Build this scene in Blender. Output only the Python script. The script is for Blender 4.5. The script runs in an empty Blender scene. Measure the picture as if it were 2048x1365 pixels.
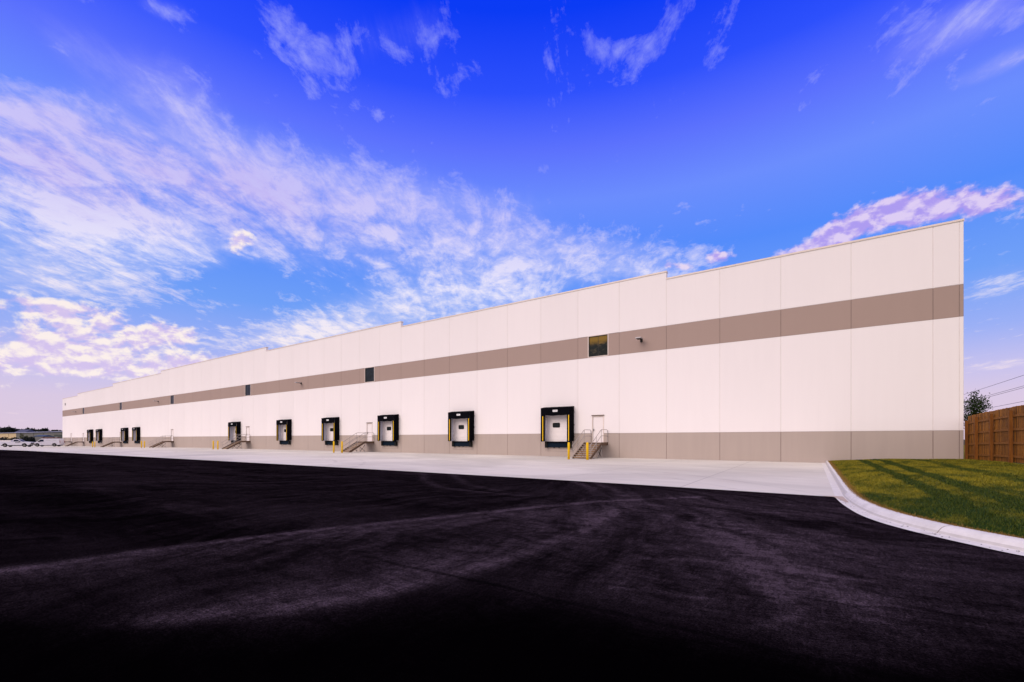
import bpy, math, random
import numpy as np
from mathutils import Vector, Matrix
random.seed(7); rng = np.random.default_rng(7)
C = bpy.context.scene.collection
PI = math.pi

# ------------------------------------------------------------------ materials
def node_mat(name, rough=0.7, spec=0.3, metal=0.0):
    m = bpy.data.materials.new(name); m.use_nodes = True
    b = m.node_tree.nodes['Principled BSDF']
    b.inputs['Roughness'].default_value = rough
    b.inputs['Specular IOR Level'].default_value = spec
    b.inputs['Metallic'].default_value = metal
    return m, m.node_tree, b
def N(t, kind, **kw):
    n = t.nodes.new(kind)
    for k, v in kw.items(): setattr(n, k, v)
    return n
def L(t, a, b): t.links.new(a, b)
def setin(t, sock, v):
    if hasattr(v, 'links') or isinstance(v, bpy.types.NodeSocket): t.links.new(v, sock)
    else: sock.default_value = v
def math_(t, op, a, b=None, c=None, clamp=False):
    n = N(t, 'ShaderNodeMath', operation=op, use_clamp=clamp)
    setin(t, n.inputs[0], a)
    if b is not None: setin(t, n.inputs[1], b)
    if c is not None: setin(t, n.inputs[2], c)
    return n.outputs[0]
def noise(t, vec, scale, detail=4, rough=0.55, dist=0.0):
    n = N(t, 'ShaderNodeTexNoise')
    if vec is not None: L(t, vec, n.inputs['Vector'])
    n.inputs['Scale'].default_value = scale; n.inputs['Detail'].default_value = detail
    n.inputs['Roughness'].default_value = rough; n.inputs['Distortion'].default_value = dist
    return n.outputs['Fac']
def mapr(t, v, a, b, c=0.0, d=1.0, smooth=True):
    n = N(t, 'ShaderNodeMapRange'); n.clamp = True
    if smooth: n.interpolation_type = 'SMOOTHSTEP'
    L(t, v, n.inputs[0])
    for i, q in enumerate((a, b, c, d)): setin(t, n.inputs[i+1], q)
    return n.outputs[0]
def mixc(t, f, a, b, mode='MIX'):
    n = N(t, 'ShaderNodeMix', data_type='RGBA', blend_type=mode)
    setin(t, n.inputs[0], f)
    for i, q in ((6, a), (7, b)):
        if isinstance(q, tuple): n.inputs[i].default_value = (*q[:3], 1)
        else: L(t, q, n.inputs[i])
    return n.outputs[2]
def coords(t, scale=(1, 1, 1)):
    g = N(t, 'ShaderNodeNewGeometry'); m = N(t, 'ShaderNodeMapping')
    m.inputs['Scale'].default_value = scale
    L(t, g.outputs['Position'], m.inputs['Vector']); return m.outputs[0]
def bump(t, b, h, strength=0.3, dist=0.02):
    n = N(t, 'ShaderNodeBump'); n.inputs['Strength'].default_value = strength; n.inputs['Distance'].default_value = dist
    L(t, h, n.inputs['Height']); L(t, n.outputs[0], b.inputs['Normal'])

def simple(name, col, rough=0.6, spec=0.3, metal=0.0, var=0.15, scale=3.0):
    m, t, b = node_mat(name, rough, spec, metal)
    f = noise(t, coords(t), scale, 4)
    d = tuple(c*(1-var) for c in col); e = tuple(min(1, c*(1+var)) for c in col)
    L(t, mixc(t, f, d, e), b.inputs['Base Color']); return m

def wall_paint(name, col, var=0.03):
    m, t, b = node_mat(name, 0.85, 0.2)
    g = coords(t)
    big = noise(t, coords(t, (0.25, 1, 0.12)), 1.0, 3)
    fine = noise(t, g, 14, 5, 0.6)
    streak = noise(t, coords(t, (3.0, 1, 0.25)), 1.0, 4)
    f = math_(t, 'ADD', math_(t, 'MULTIPLY', big, 0.6), math_(t, 'MULTIPLY', streak, 0.4))
    c = mixc(t, mapr(t, f, 0.3, 0.7), tuple(k*(1-var) for k in col), tuple(k*(1+var) for k in col))
    sx = N(t, 'ShaderNodeSeparateXYZ'); L(t, g, sx.inputs[0])
    cb = N(t, 'ShaderNodeCombineXYZ'); L(t, math_(t, 'FLOOR', math_(t, 'DIVIDE', math_(t, 'SUBTRACT', sx.outputs[0], 5.72), 3.70)), cb.inputs[0])
    wn = N(t, 'ShaderNodeTexWhiteNoise'); L(t, cb.outputs[0], wn.inputs['Vector'])
    c = mixc(t, mapr(t, wn.outputs[0], 0, 1, 0.0, 0.045), c, tuple(k*0.55 for k in col))     # panel-to-panel tone
    run = noise(t, coords(t, (5.0, 1, 0.10)), 1.0, 5, 0.7)
    c = mixc(t, math_(t, 'MULTIPLY', mapr(t, run, 0.58, 0.8), 0.10), c, tuple(k*0.7 for k in col))   # faint rain runs
    L(t, c, b.inputs['Base Color']); bump(t, b, fine, 0.25, 0.006); return m

M = {}
def at0(xp, yp):
    sn, cs = math.sin(math.atan2(600, 885)), math.cos(math.atan2(600, 885))
    z = 885*1.5/(yp-879); X = (xp-1024)/885*z
    return X*cs - z*sn, -34.4 + X*sn + z*cs
M['wall_white'] = wall_paint('off_white_paint', (0.835, 0.785, 0.80), 0.012)
M['wall_band'] = wall_paint('taupe_paint', (0.368, 0.274, 0.242), 0.015)
M['wall_base'] = wall_paint('tan_paint', (0.428, 0.354, 0.320), 0.04)
M['caulk_light'] = simple('joint_light', (0.70, 0.645, 0.635), 0.8)
M['caulk_dark'] = simple('joint_dark', (0.215, 0.165, 0.148), 0.8)
M['coping'] = simple('coping_metal', (0.72, 0.62, 0.57), 0.45, 0.5)
M['roof'] = simple('roof_membrane', (0.5, 0.5, 0.5), 0.9)
M['black'] = simple('black_fabric', (0.003, 0.003, 0.005), 0.95, 0.04, var=0.4, scale=2)
M['liner'] = simple('light_liner', (0.52, 0.52, 0.62), 0.8)
M['yellow'] = simple('yellow_paint', (0.84, 0.52, 0.008), 0.55, 0.2, var=0.08)
M['navy'] = simple('navy_steel', (0.003, 0.010, 0.022), 0.8, 0.1)
M['door_white'] = simple('white_door_paint', (0.82, 0.76, 0.77), 0.5, 0.25, var=0.02)
M['rubber'] = simple('rubber', (0.008, 0.008, 0.008), 0.8, 0.2)
M['plate'] = simple('white_plate', (0.8, 0.8, 0.82), 0.5)
M['galv'] = simple('galvanised_steel', (0.42, 0.38, 0.37), 0.45, 0.5, 0.55, var=0.12, scale=6)
M['rust_steel'] = simple('brown_steel', (0.115, 0.068, 0.045), 0.65, 0.35, var=0.35, scale=5)
M['tread'] = simple('tread_steel', (0.33, 0.26, 0.22), 0.6, 0.4, 0.3, var=0.3, scale=8)
M['riser'] = simple('riser_steel', (0.33, 0.19, 0.09), 0.7, 0.2, var=0.4, scale=4)
M['dark_metal'] = simple('dark_metal', (0.03, 0.028, 0.03), 0.5, 0.4, 0.4)
M['lampm'] = simple('lamp_housing', (0.45, 0.43, 0.45), 0.4, 0.5, 0.3)
M['car_white'] = simple('white_car_paint', (0.62, 0.60, 0.70), 0.25, 0.5, var=0.02)
M['chrome'] = simple('wheel_metal', (0.16, 0.155, 0.16), 0.5, 0.4, 0.3)
M['red'] = simple('red_plastic', (0.25, 0.012, 0.012), 0.4)
M['bark'] = simple('bark', (0.06, 0.04, 0.03), 0.9, 0.1, var=0.4)
M['wire'] = simple('wire_metal', (0.10, 0.10, 0.12), 0.6)
def glass_mat(name, col, rough=0.05):
    m, t, b = node_mat(name, 0.15, 0.16)
    n = noise(t, coords(t, (1, 1, 1.8)), 1.1, 5, 0.6, 1.0)
    L(t, mixc(t, mapr(t, n, 0.4, 0.75), col, tuple(c*2.2 for c in col)), b.inputs['Base Color'])
    return m
M['glass'] = glass_mat('tinted_glass', (0.008, 0.011, 0.014))
def mat_gold():
    m, t, b = node_mat('tinted_glass_painted_glow', 0.1, 0.16)  # golden glow at the pane top is painted into the glass colour
    g = N(t, 'ShaderNodeNewGeometry'); sp = N(t, 'ShaderNodeSeparateXYZ'); L(t, g.outputs['Position'], sp.inputs[0])
    n = noise(t, coords(t, (1.2, 1, 2.2)), 1.3, 5, 0.6, 1.4)
    v = math_(t, 'ADD', sp.outputs[2], math_(t, 'MULTIPLY', n, 0.5))
    c = mixc(t, mapr(t, n, 0.5, 0.68), (0.010, 0.014, 0.014), (0.06, 0.052, 0.035))
    L(t, mixc(t, mapr(t, v, 9.55, 10.05), c, (0.20, 0.12, 0.018)), b.inputs['Base Color']); return m
M['glass_gold'] = mat_gold()
M['car_glass'] = glass_mat('car_glass', (0.010, 0.014, 0.030))

def mat_concrete():
    m, t, b = node_mat('pale_concrete', 0.85, 0.2)
    g = coords(t)
    n1 = noise(t, coords(t, (0.10, 0.16, 1)), 1.0, 6, 0.6, 0.6)
    n2 = noise(t, coords(t, (0.5, 1.2, 1)), 1.0, 6, 0.65, 0.4)
    n3 = noise(t, g, 30, 4, 0.7)
    c = mixc(t, mapr(t, n1, 0.35, 0.65), (0.53, 0.50, 0.455), (0.68, 0.64, 0.585))
    c = mixc(t, math_(t, 'MULTIPLY', mapr(t, n2, 0.5, 0.8), 0.45), c, (0.56, 0.45, 0.40))
    c = mixc(t, math_(t, 'MULTIPLY', mapr(t, n3, 0.55, 0.8), 0.25), c, (0.33, 0.30, 0.31))
    sep = N(t, 'ShaderNodeSeparateXYZ'); L(t, g, sep.inputs[0])
    def line(s, off, per, w):
        q = math_(t, 'DIVIDE', math_(t, 'ADD', s, off), per)
        fr = math_(t, 'ABSOLUTE', math_(t, 'SUBTRACT', math_(t, 'FRACT', q), 0.5))
        return mapr(t, fr, 0.5 - w/per, 0.5 - 0.3*w/per)
    lx = line(sep.outputs[0], 3.4+46.5*2, 4.65, 0.022); ly = line(sep.outputs[1], 100.4, 5.02, 0.022)
    ln = math_(t, 'MAXIMUM', lx, ly)
    c = mixc(t, math_(t, 'MULTIPLY', ln, 0.75), c, (0.27, 0.24, 0.23))
    # per slab tone
    fx = math_(t, 'FLOOR', math_(t, 'DIVIDE', math_(t, 'ADD', sep.outputs[0], 96.4), 4.65))
    fy = math_(t, 'FLOOR', math_(t, 'DIVIDE', math_(t, 'ADD', sep.outputs[1], 100.4), 5.02))
    cb = N(t, 'ShaderNodeCombineXYZ'); L(t, fx, cb.inputs[0]); L(t, fy, cb.inputs[1])
    wn = N(t, 'ShaderNodeTexWhiteNoise'); L(t, cb.outputs[0], wn.inputs['Vector'])
    c = mixc(t, mapr(t, wn.outputs[0], 0, 1, 0.0, 0.10), c, (0.34, 0.31, 0.32))
    # curved tyre marks
    for (cx_, cy_, r_, w_) in ((-16, -30, 17.5, 0.10), (-16, -30, 19.1, 0.10), (-9, -34, 22, 0.09), (-9, -34, 23.7, 0.09), (-38, -34, 21, .12), (-38, -34, 22.8, .12), (-70, -36, 24, .12)):
        dx = math_(t, 'SUBTRACT', sep.outputs[0], cx_); dy = math_(t, 'SUBTRACT', sep.outputs[1], cy_)
        rr = math_(t, 'SQRT', math_(t, 'ADD', math_(t, 'MULTIPLY', dx, dx), math_(t, 'MULTIPLY', dy, dy)))
        d = math_(t, 'ABSOLUTE', math_(t, 'SUBTRACT', rr, r_))
        k = math_(t, 'MULTIPLY', mapr(t, d, w_*1.3, w_*0.6), mapr(t, n2, 0.35, 0.7, 0.0, 0.30))
        c = mixc(t, k, c, (0.22, 0.19, 0.20))
    L(t, c, b.inputs['Base Color']); bump(t, b, n3, 0.2, 0.004); return m
M['concrete'] = mat_concrete()
def mat_kerb():
    m, t, b = node_mat('kerb_concrete', 0.8, 0.2)
    n1 = noise(t, coords(t), 3.5, 8, 0.7, 0.0); n3 = noise(t, coords(t), 45, 5, 0.7)
    c = mixc(t, mapr(t, n1, 0.3, 0.7), (0.60, 0.57, 0.55), (0.72, 0.69, 0.67))
    c = mixc(t, math_(t, 'MULTIPLY', mapr(t, n3, 0.6, 0.75), 0.45), c, (0.50, 0.45, 0.41))
    L(t, c, b.inputs['Base Color']); bump(t, b, n3, 0.35, 0.006); return m
M['kerb'] = mat_kerb()
M['kerb_grime_shade'] = simple('kerb_flow_line_grime_shade', (0.53, 0.50, 0.475), 0.9, 0.1, var=0.2, scale=7)  # flow-line grime that also carries painted shade for the kerb face
M['silt'] = simple('tan_silt', (0.46, 0.37, 0.32), 0.95, 0.1, var=0.2, scale=5)
M['grit'] = simple('dark_grit', (0.05, 0.045, 0.04), 0.9, 0.1)

def mat_asphalt():
    m, t, b = node_mat('fresh_asphalt', 1.0, 0.0)
    g = coords(t)
    at = N(t, 'ShaderNodeAttribute', attribute_name='dust_vignette'); d = at.outputs['Fac']
    sep = N(t, 'ShaderNodeSeparateXYZ'); L(t, g, sep.inputs[0])
    grain = noise(t, g, 55, 6, 0.8)
    med = noise(t, coords(t, (2.2, 5.5, 1)), 1.0, 9, 0.7, 0.9)
    big = noise(t, coords(t, (0.12, 0.5, 1)), 1.0, 6, 0.6, 0.5)
    far = math_(t, 'MULTIPLY', mapr(t, big, 0.38, 0.7), math_(t, 'MULTIPLY', mapr(t, d, 0.004, 0.08), 0.05))
    v = math_(t, 'MULTIPLY', d, mapr(t, med, 0.30, 0.70, 0.35, 1.25))
    fx, fy = at0(1180, 950); ax_ = math_(t, 'SUBTRACT', sep.outputs[0], fx); ay_ = math_(t, 'SUBTRACT', sep.outputs[1], fy)
    rr_ = math_(t, 'SQRT', math_(t, 'ADD', math_(t, 'MULTIPLY', ax_, ax_), math_(t, 'MULTIPLY', ay_, ay_)))
    an_ = math_(t, 'ARCTAN2', ax_, math_(t, 'MULTIPLY', ay_, -1.0))
    cb_ = N(t, 'ShaderNodeCombineXYZ'); L(t, math_(t, 'MULTIPLY', math_(t, 'ADD', an_, math_(t, 'MULTIPLY', noise(t, coords(t, (0.18, 0.18, 0)), 1.0, 2), 0.5)), 17.0), cb_.inputs[0]); L(t, math_(t, 'MULTIPLY', rr_, 0.35), cb_.inputs[1])
    fan = noise(t, cb_.outputs[0], 1.0, 9, 0.72, 0.25)          # tyre sweeps fan out from the apron corner
    fanf = mapr(t, fan, 0.34, 0.70, 0.30, 1.55)
    v = math_(t, 'MULTIPLY', v, fanf)
    scr = noise(t, coords(t, (14, 3.0, 1)), 1.0, 6, 0.75, 1.5)
    v = math_(t, 'MULTIPLY', v, mapr(t, scr, 0.36, 0.68, 0.62, 1.4))
    v = math_(t, 'ADD', v, far)
    g2 = noise(t, coords(t, (1, 1.6, 1)), 19, 5, 0.75, 0.6)
    v = math_(t, 'MULTIPLY', v, mapr(t, g2, 0.33, 0.66, 0.6, 1.4))
    v = math_(t, 'MULTIPLY', v, mapr(t, grain, 0.34, 0.68, 0.15, 2.2))
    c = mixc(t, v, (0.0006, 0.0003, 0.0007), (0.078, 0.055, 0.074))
    # aggregate specks
    vo = N(t, 'ShaderNodeTexVoronoi'); vo.inputs['Scale'].default_value = 60; L(t, g, vo.inputs['Vector'])
    sp = math_(t, 'MULTIPLY', mapr(t, vo.outputs['Distance'], 0.22, 0.08), math_(t, 'MULTIPLY', v, 0.9))
    c = mixc(t, math_(t, 'MINIMUM', sp, 0.5), c, (0.16, 0.13, 0.15))
    # paving seam
    wob = math_(t, 'MULTIPLY', noise(t, coords(t, (0.6, 0, 0)), 1.0, 3), 0.25)
    sd = math_(t, 'ABSOLUTE', math_(t, 'ADD', sep.outputs[1], math_(t, 'ADD', 30.62, wob)))
    c = mixc(t, math_(t, 'MULTIPLY', mapr(t, sd, 0.06, 0.015), mapr(t, big, 0.35, 0.6, 0.05, 0.6)), c, (0.0010, 0.0008, 0.0012))
    L(t, c, b.inputs['Base Color']); bump(t, b, grain, 0.6, 0.012); return m
M['asphalt'] = mat_asphalt()
def mat_ground():
    m, t, b = node_mat('dry_ground', 0.95, 0.1)
    n1 = noise(t, coords(t), 0.08, 8, 0.6)
    L(t, mixc(t, mapr(t, n1, 0.4, 0.6), (0.035, 0.045, 0.018), (0.10, 0.085, 0.05)), b.inputs['Base Color']); return m
M['ground'] = mat_ground()
def grass_color(t):
    g = coords(t)
    sep = N(t, 'ShaderNodeSeparateXYZ'); L(t, g, sep.inputs[0])
    n1 = noise(t, coords(t, (1.25, 0.62, 0)), 1.0, 8, 0.72, 0.4)
    n2 = noise(t, g, 13, 4, 0.65)
    # dry sun-bleached patches away from the kerb and two darker mown tracks
    v = math_(t, 'ADD', math_(t, 'MULTIPLY', n1, 0.75), math_(t, 'MULTIPLY', n2, 0.25))
    edge = mapr(t, sep.outputs[1], -24.5, -16.0, -0.01, 0.10)
    v = math_(t, 'ADD', v, edge)
    wob = math_(t, 'MULTIPLY', math_(t, 'SUBTRACT', noise(t, coords(t, (0, 0.5, 0)), 1.0, 2), 0.5), 0.35)
    for (x0, w, a) in ((3.12, 0.17, 0.30), (2.35, 0.16, 0.20), (4.6, 0.25, .10)):
        dd = math_(t, 'ABSOLUTE', math_(t, 'SUBTRACT', math_(t, 'ADD', sep.outputs[0], wob), x0))
        v = math_(t, 'SUBTRACT', v, mapr(t, dd, w*1.5, w*0.4, 0.0, a))
    c = mixc(t, mapr(t, v, 0.46, 0.68), (0.014, 0.037, 0.002), (0.28, 0.225, 0.012))
    return c, n2
def mat_lawn():
    m, t, b = node_mat('lawn_turf', 0.95, 0.1); c, n2 = grass_color(t)
    L(t, c, b.inputs['Base Color']); bump(t, b, n2, 0.8, 0.03); return m
M['lawn'] = mat_lawn()
def mat_blade():
    m, t, b = node_mat('grass_blades', 0.7, 0.2); c, n2 = grass_color(t)
    oi = N(t, 'ShaderNodeAttribute', attribute_name='tone')
    c = mixc(t, mapr(t, oi.outputs['Fac'], 0, 1, 0.0, 0.5, False), c, (0.13, 0.14, 0.010))
    c = mixc(t, mapr(t, oi.outputs['Fac'], 0.35, 0, 0.0, 0.7, False), c, (0.010, 0.020, 0.002))
    c = mixc(t, mapr(t, oi.outputs['Fac'], 1.2, 2.0, 0.0, 0.85, False), c, (0.24, 0.13, 0.035))
    L(t, c, b.inputs['Base Color']); return m
M['blade'] = mat_blade()
def mat_leaf(name, a, c_):
    m, t, b = node_mat(name, 0.7, 0.2)
    n1 = noise(t, coords(t), 2.2, 4)
    L(t, mixc(t, mapr(t, n1, 0.35, 0.65), a, c_), b.inputs['Base Color']); return m
M['leaf'] = mat_leaf('dark_green_leaves', (0.014, 0.032, 0.008), (0.045, 0.080, 0.018))
M['leaf_far'] = mat_leaf('far_leaves', (0.006, 0.009, 0.007), (0.016, 0.020, 0.012))
M['leaf_olive'] = mat_leaf('olive_leaves', (0.06, 0.075, 0.02), (0.13, 0.14, 0.035))
def mat_wood(name, a, c_):
    m, t, b = node_mat(name, 0.75, 0.2)
    grain = noise(t, coords(t, (22, 22, 1.4)), 1.0, 6, 0.65, 0.6)
    big = noise(t, coords(t, (5, 9.0, 0.2)), 1.0, 3)
    v = math_(t, 'ADD', math_(t, 'MULTIPLY', grain, 0.55), math_(t, 'MULTIPLY', big, 0.45))
    L(t, mixc(t, mapr(t, v, 0.36, 0.66), a, c_), b.inputs['Base Color']); bump(t, b, grain, 0.3, 0.005); return m
M['wood'] = mat_wood('stained_cedar', (0.07, 0.021, 0.002), (0.42, 0.165, 0.016))
M['wood_rail'] = mat_wood('cedar_rails', (0.16, 0.058, 0.009), (0.30, 0.12, 0.018))
M['wood_post'] = mat_wood('stained_posts', (0.13, 0.042, 0.006), (0.25, 0.090, 0.013))
def mat_ribbed(name, a, c_, per=0.9):
    m, t, b = node_mat(name, 0.6, 0.3)
    n1 = noise(t, coords(t), 0.4, 4)
    L(t, mixc(t, n1, a, c_), b.inputs['Base Color']); return m
M['metal_wall'] = mat_ribbed('grey_green_cladding', (0.13, 0.13, 0.12), (0.17, 0.165, 0.15))
M['sunlit_tan_wall'] = mat_ribbed('sunlit_cream_cladding', (0.62, 0.47, 0.26), (0.72, 0.56, 0.33))  # warm sunlight on the wall painted in as a cream tone
M['slate'] = simple('slate_roof', (0.07, 0.075, 0.12), 0.7)
M['blue_roof'] = simple('blue_roof', (0.035, 0.06, 0.12), 0.6)
M['pale_blue'] = simple('pale_blue_roof', (0.34, 0.36, 0.55), 0.6)
M['container'] = simple('grey_green_steel', (0.10, 0.11, 0.11), 0.7)
M['maroon'] = simple('maroon_paint', (0.12, 0.015, 0.025), 0.6)
M['navy_dark'] = simple('dark_car_paint', (0.008, 0.008, 0.014), 0.3)

# ------------------------------------------------------------------ mesh helper
class MB:
    def __init__(s): s.v = []; s.f = []; s.mi = []; s.m = []
    def mat(s, m):
        if m not in s.m: s.m.append(m)
        return s.m.index(m)
    def face(s, pts, m):
        n = len(s.v); s.v += [tuple(p) for p in pts]; s.f.append(tuple(range(n, n+len(pts)))); s.mi.append(s.mat(m))
    def box(s, x0, x1, y0, y1, z0, z1, m):
        n = len(s.v)
        s.v += [(x0,y0,z0),(x1,y0,z0),(x1,y1,z0),(x0,y1,z0),(x0,y0,z1),(x1,y0,z1),(x1,y1,z1),(x0,y1,z1)]
        for q in ((0,3,2,1),(4,5,6,7),(0,1,5,4),(1,2,6,5),(2,3,7,6),(3,0,4,7)):
            s.f.append(tuple(n+i for i in q)); s.mi.append(s.mat(m))
    def prism(s, poly, axis, a, b, m):
        # poly: list of 2D points; axis: 'x' -> poly in (y,z), 'y' -> (x,z), 'z' -> (x,y)
        def P(p, c):
            return {'x': (c, p[0], p[1]), 'y': (p[0], c, p[1]), 'z': (p[0], p[1], c)}[axis]
        n = len(s.v); k = len(poly)
        s.v += [P(p, a) for p in poly] + [P(p, b) for p in poly]
        s.f.append(tuple(range(n, n+k))); s.mi.append(s.mat(m))
        s.f.append(tuple(range(n+2*k-1, n+k-1, -1))); s.mi.append(s.mat(m))
        for i in range(k):
            j = (i+1) % k
            s.f.append((n+i, n+k+i, n+k+j, n+j)); s.mi.append(s.mat(m))
    def bar(s, p, q, w, h, m):
        p, q = Vector(p), Vector(q); d = (q-p).normalized()
        u = d.cross(Vector((0,0,1)));
        if u.length < 1e-3: u = Vector((1,0,0))
        u.normalize(); v = u.cross(d).normalized()
        n = len(s.v)
        for c in (p, q):
            for a, b in ((-1,-1),(1,-1),(1,1),(-1,1)): s.v.append(tuple(c + u*a*w/2 + v*b*h/2))
        for f in ((0,1,2,3),(7,6,5,4),(0,4,5,1),(1,5,6,2),(2,6,7,3),(3,7,4,0)):
            s.f.append(tuple(n+i for i in f)); s.mi.append(s.mat(m))
    def tube(s, pts, r, m, seg=8, r2=None):
        pts = [Vector(p) for p in pts]; n0 = len(s.v); K = len(pts)
        for i, p in enumerate(pts):
            d = (pts[min(i+1,K-1)] - pts[max(i-1,0)]).normalized()
            u = d.cross(Vector((0.123,0.456,0.9))).normalized()
            if abs(d.z) < 0.95: u = d.cross(Vector((0,0,1))).normalized()
            v = u.cross(d)
            rr = r if r2 is None else r + (r2-r)*i/max(1,K-1)
            for k in range(seg):
                a = 2*PI*k/seg; s.v.append(tuple(p + u*math.cos(a)*rr + v*math.sin(a)*rr))
        for i in range(K-1):
            for k in range(seg):
                a = n0+i*seg+k; b = n0+i*seg+(k+1)%seg
                s.f.append((a, b, b+seg, a+seg)); s.mi.append(s.mat(m))
        s.f.append(tuple(n0+k for k in range(seg))[::-1]); s.mi.append(s.mat(m))
        s.f.append(tuple(n0+(K-1)*seg+k for k in range(seg))); s.mi.append(s.mat(m))
    def lathe(s, prof, m, seg=20, c=(0,0,0), axis='z'):
        n0 = len(s.v)
        for r, h in prof:
            for k in range(seg):
                a = 2*PI*k/seg; p = (r*math.cos(a), r*math.sin(a), h)
                if axis == 'y': p = (p[0], p[2], p[1])
                s.v.append((c[0]+p[0], c[1]+p[1], c[2]+p[2]))
        for i in range(len(prof)-1):
            for k in range(seg):
                a = n0+i*seg+k; b = n0+i*seg+(k+1)%seg
                s.f.append((a, b, b+seg, a+seg)); s.mi.append(s.mat(m))
        s.f.append(tuple(n0+k for k in range(seg))[::-1]); s.mi.append(s.mat(m))
        s.f.append(tuple(n0+(len(prof)-1)*seg+k for k in range(seg))); s.mi.append(s.mat(m))
    def build(s, name, parent=None, smooth=False, bevel=0, loc=None):
        me = bpy.data.meshes.new(name); me.from_pydata(s.v, [], s.f)
        for m in s.m: me.materials.append(m)
        me.polygons.foreach_set('material_index', s.mi)
        if smooth: me.polygons.foreach_set('use_smooth', [True]*len(me.polygons))
        me.update()
        o = bpy.data.objects.new(name, me); C.objects.link(o)
        if parent: o.parent = parent
        if loc: o.location = loc
        if bevel:
            b = o.modifiers.new('bevel', 'BEVEL'); b.width = bevel; b.segments = 2; b.limit_method = 'ANGLE'; b.angle_limit = 0.6
        return o
def tag(o, label=None, cat=None, group=None, kind=None):
    if label: o['label'] = label
    if cat: o['category'] = cat
    if group: o['group'] = group
    if kind: o['kind'] = kind
    return o
def empty(name, loc=(0,0,0), rz=0):
    o = bpy.data.objects.new(name, None); C.objects.link(o); o.location = loc; o.rotation_euler = (0,0,rz)
    o.empty_display_size = 0.3; return o
def copy_tree(o, parent=None):
    c = o.copy(); C.objects.link(c)
    if parent: c.parent = parent
    for ch in list(o.children): copy_tree(ch, c)
    return c

# ------------------------------------------------------------------ camera (level, 34.1 deg left of the wall's normal)
D = 34.4; HC = 1.5; FPX = 885.0
SN, CS = math.sin(math.atan2(600, 885)), math.cos(math.atan2(600, 885))
cam = bpy.data.cameras.new('Camera'); co = bpy.data.objects.new('Camera', cam); C.objects.link(co)
co.location = (0, -D, HC); co.rotation_euler = (PI/2, 0, math.atan2(600, 885))
cam.sensor_width = 36; cam.lens = FPX/2048*36; cam.shift_y = (879-682.5)/2048; cam.clip_end = 5000; cam.clip_start = 0.05
bpy.context.scene.camera = co
def at(xp, yp, h=0.0):            # survey helper: ground point seen at a photo pixel
    z = FPX*(HC-h)/(yp-879); X = (xp-1024)/FPX*z
    return X*CS - z*SN, -D + X*SN + z*CS
def atz(xp, z):                   # point at a camera distance z
    X = (xp-1024)/FPX*z
    return X*CS - z*SN, -D + X*SN + z*CS
def pdir(xp, yp):                 # direction of a photo pixel, as azimuth / elevation (degrees)
    X, Z, Y = (xp-1024)/FPX, 1.0, (879-yp)/FPX
    x, y = X*CS - Z*SN, X*SN + Z*CS
    return math.degrees(math.atan2(x, y)), math.degrees(math.atan2(Y, math.hypot(x, y)))

def G(x):                         # the yard falls gently towards the far end
    pts = [(-400,-0.42),(-165,-0.38),(-134,-0.30),(-104,-0.09),(-85,0),(900,0)]
    if x <= pts[0][0]: return pts[0][1]
    for (a, u), (b, v) in zip(pts, pts[1:]):
        if a <= x <= b: return u + (v-u)*(x-a)/(b-a)
    return 0

# ------------------------------------------------------------------ ground, asphalt, apron, kerb, lawn
def grid(name, xs, ys, zf, mat, mask=None):
    v = [(x, y, zf(x, y)) for x in xs for y in ys]; ny = len(ys)
    f = [(i*ny+j, (i+1)*ny+j, (i+1)*ny+j+1, i*ny+j+1) for i in range(len(xs)-1) for j in range(ny-1)]
    me = bpy.data.meshes.new(name); me.from_pydata(v, [], f); me.materials.append(mat); me.update()
    o = bpy.data.objects.new(name, me); C.objects.link(o); return o
xs_g = [-2500,-1200,-700,-400,-300,-230,-165,-134,-104,-85,-50,0,60,200,700,1500]
tag(grid('ground', xs_g, [-1500,-400,-120,-35,0,60,200,500,1200,3000], lambda x, y: G(x)-0.03, M['ground']), kind='structure')

EDGE = [(-400,-30),(-240,-28),(-160,-25.2),(-98.4,-22.6),(-48.9,-20.9),(-24.5,-20.15),(-10,-19.95),(-4.7,-20.0),(-1.5,-20.12),(0.6,-20.2)]
def edge(x):
    for (a, u), (b, v) in zip(EDGE, EDGE[1:]):
        if a <= x <= b: return u + (v-u)*(x-a)/(b-a)
    return -20.2
xa = sorted(set([-420,-300,-230,-165,-134,-104,-85] + [round(v,3) for v in np.arange(-80,-14,1.5)] + [round(v,3) for v in np.arange(-14,3.2,0.12)] + [5,10,25,60]))
ya = sorted(set([-140,-80,-50,-40,-36] + [round(v,3) for v in np.arange(-35,-18.9,0.12)] + [40.0, 90.0]))
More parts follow.
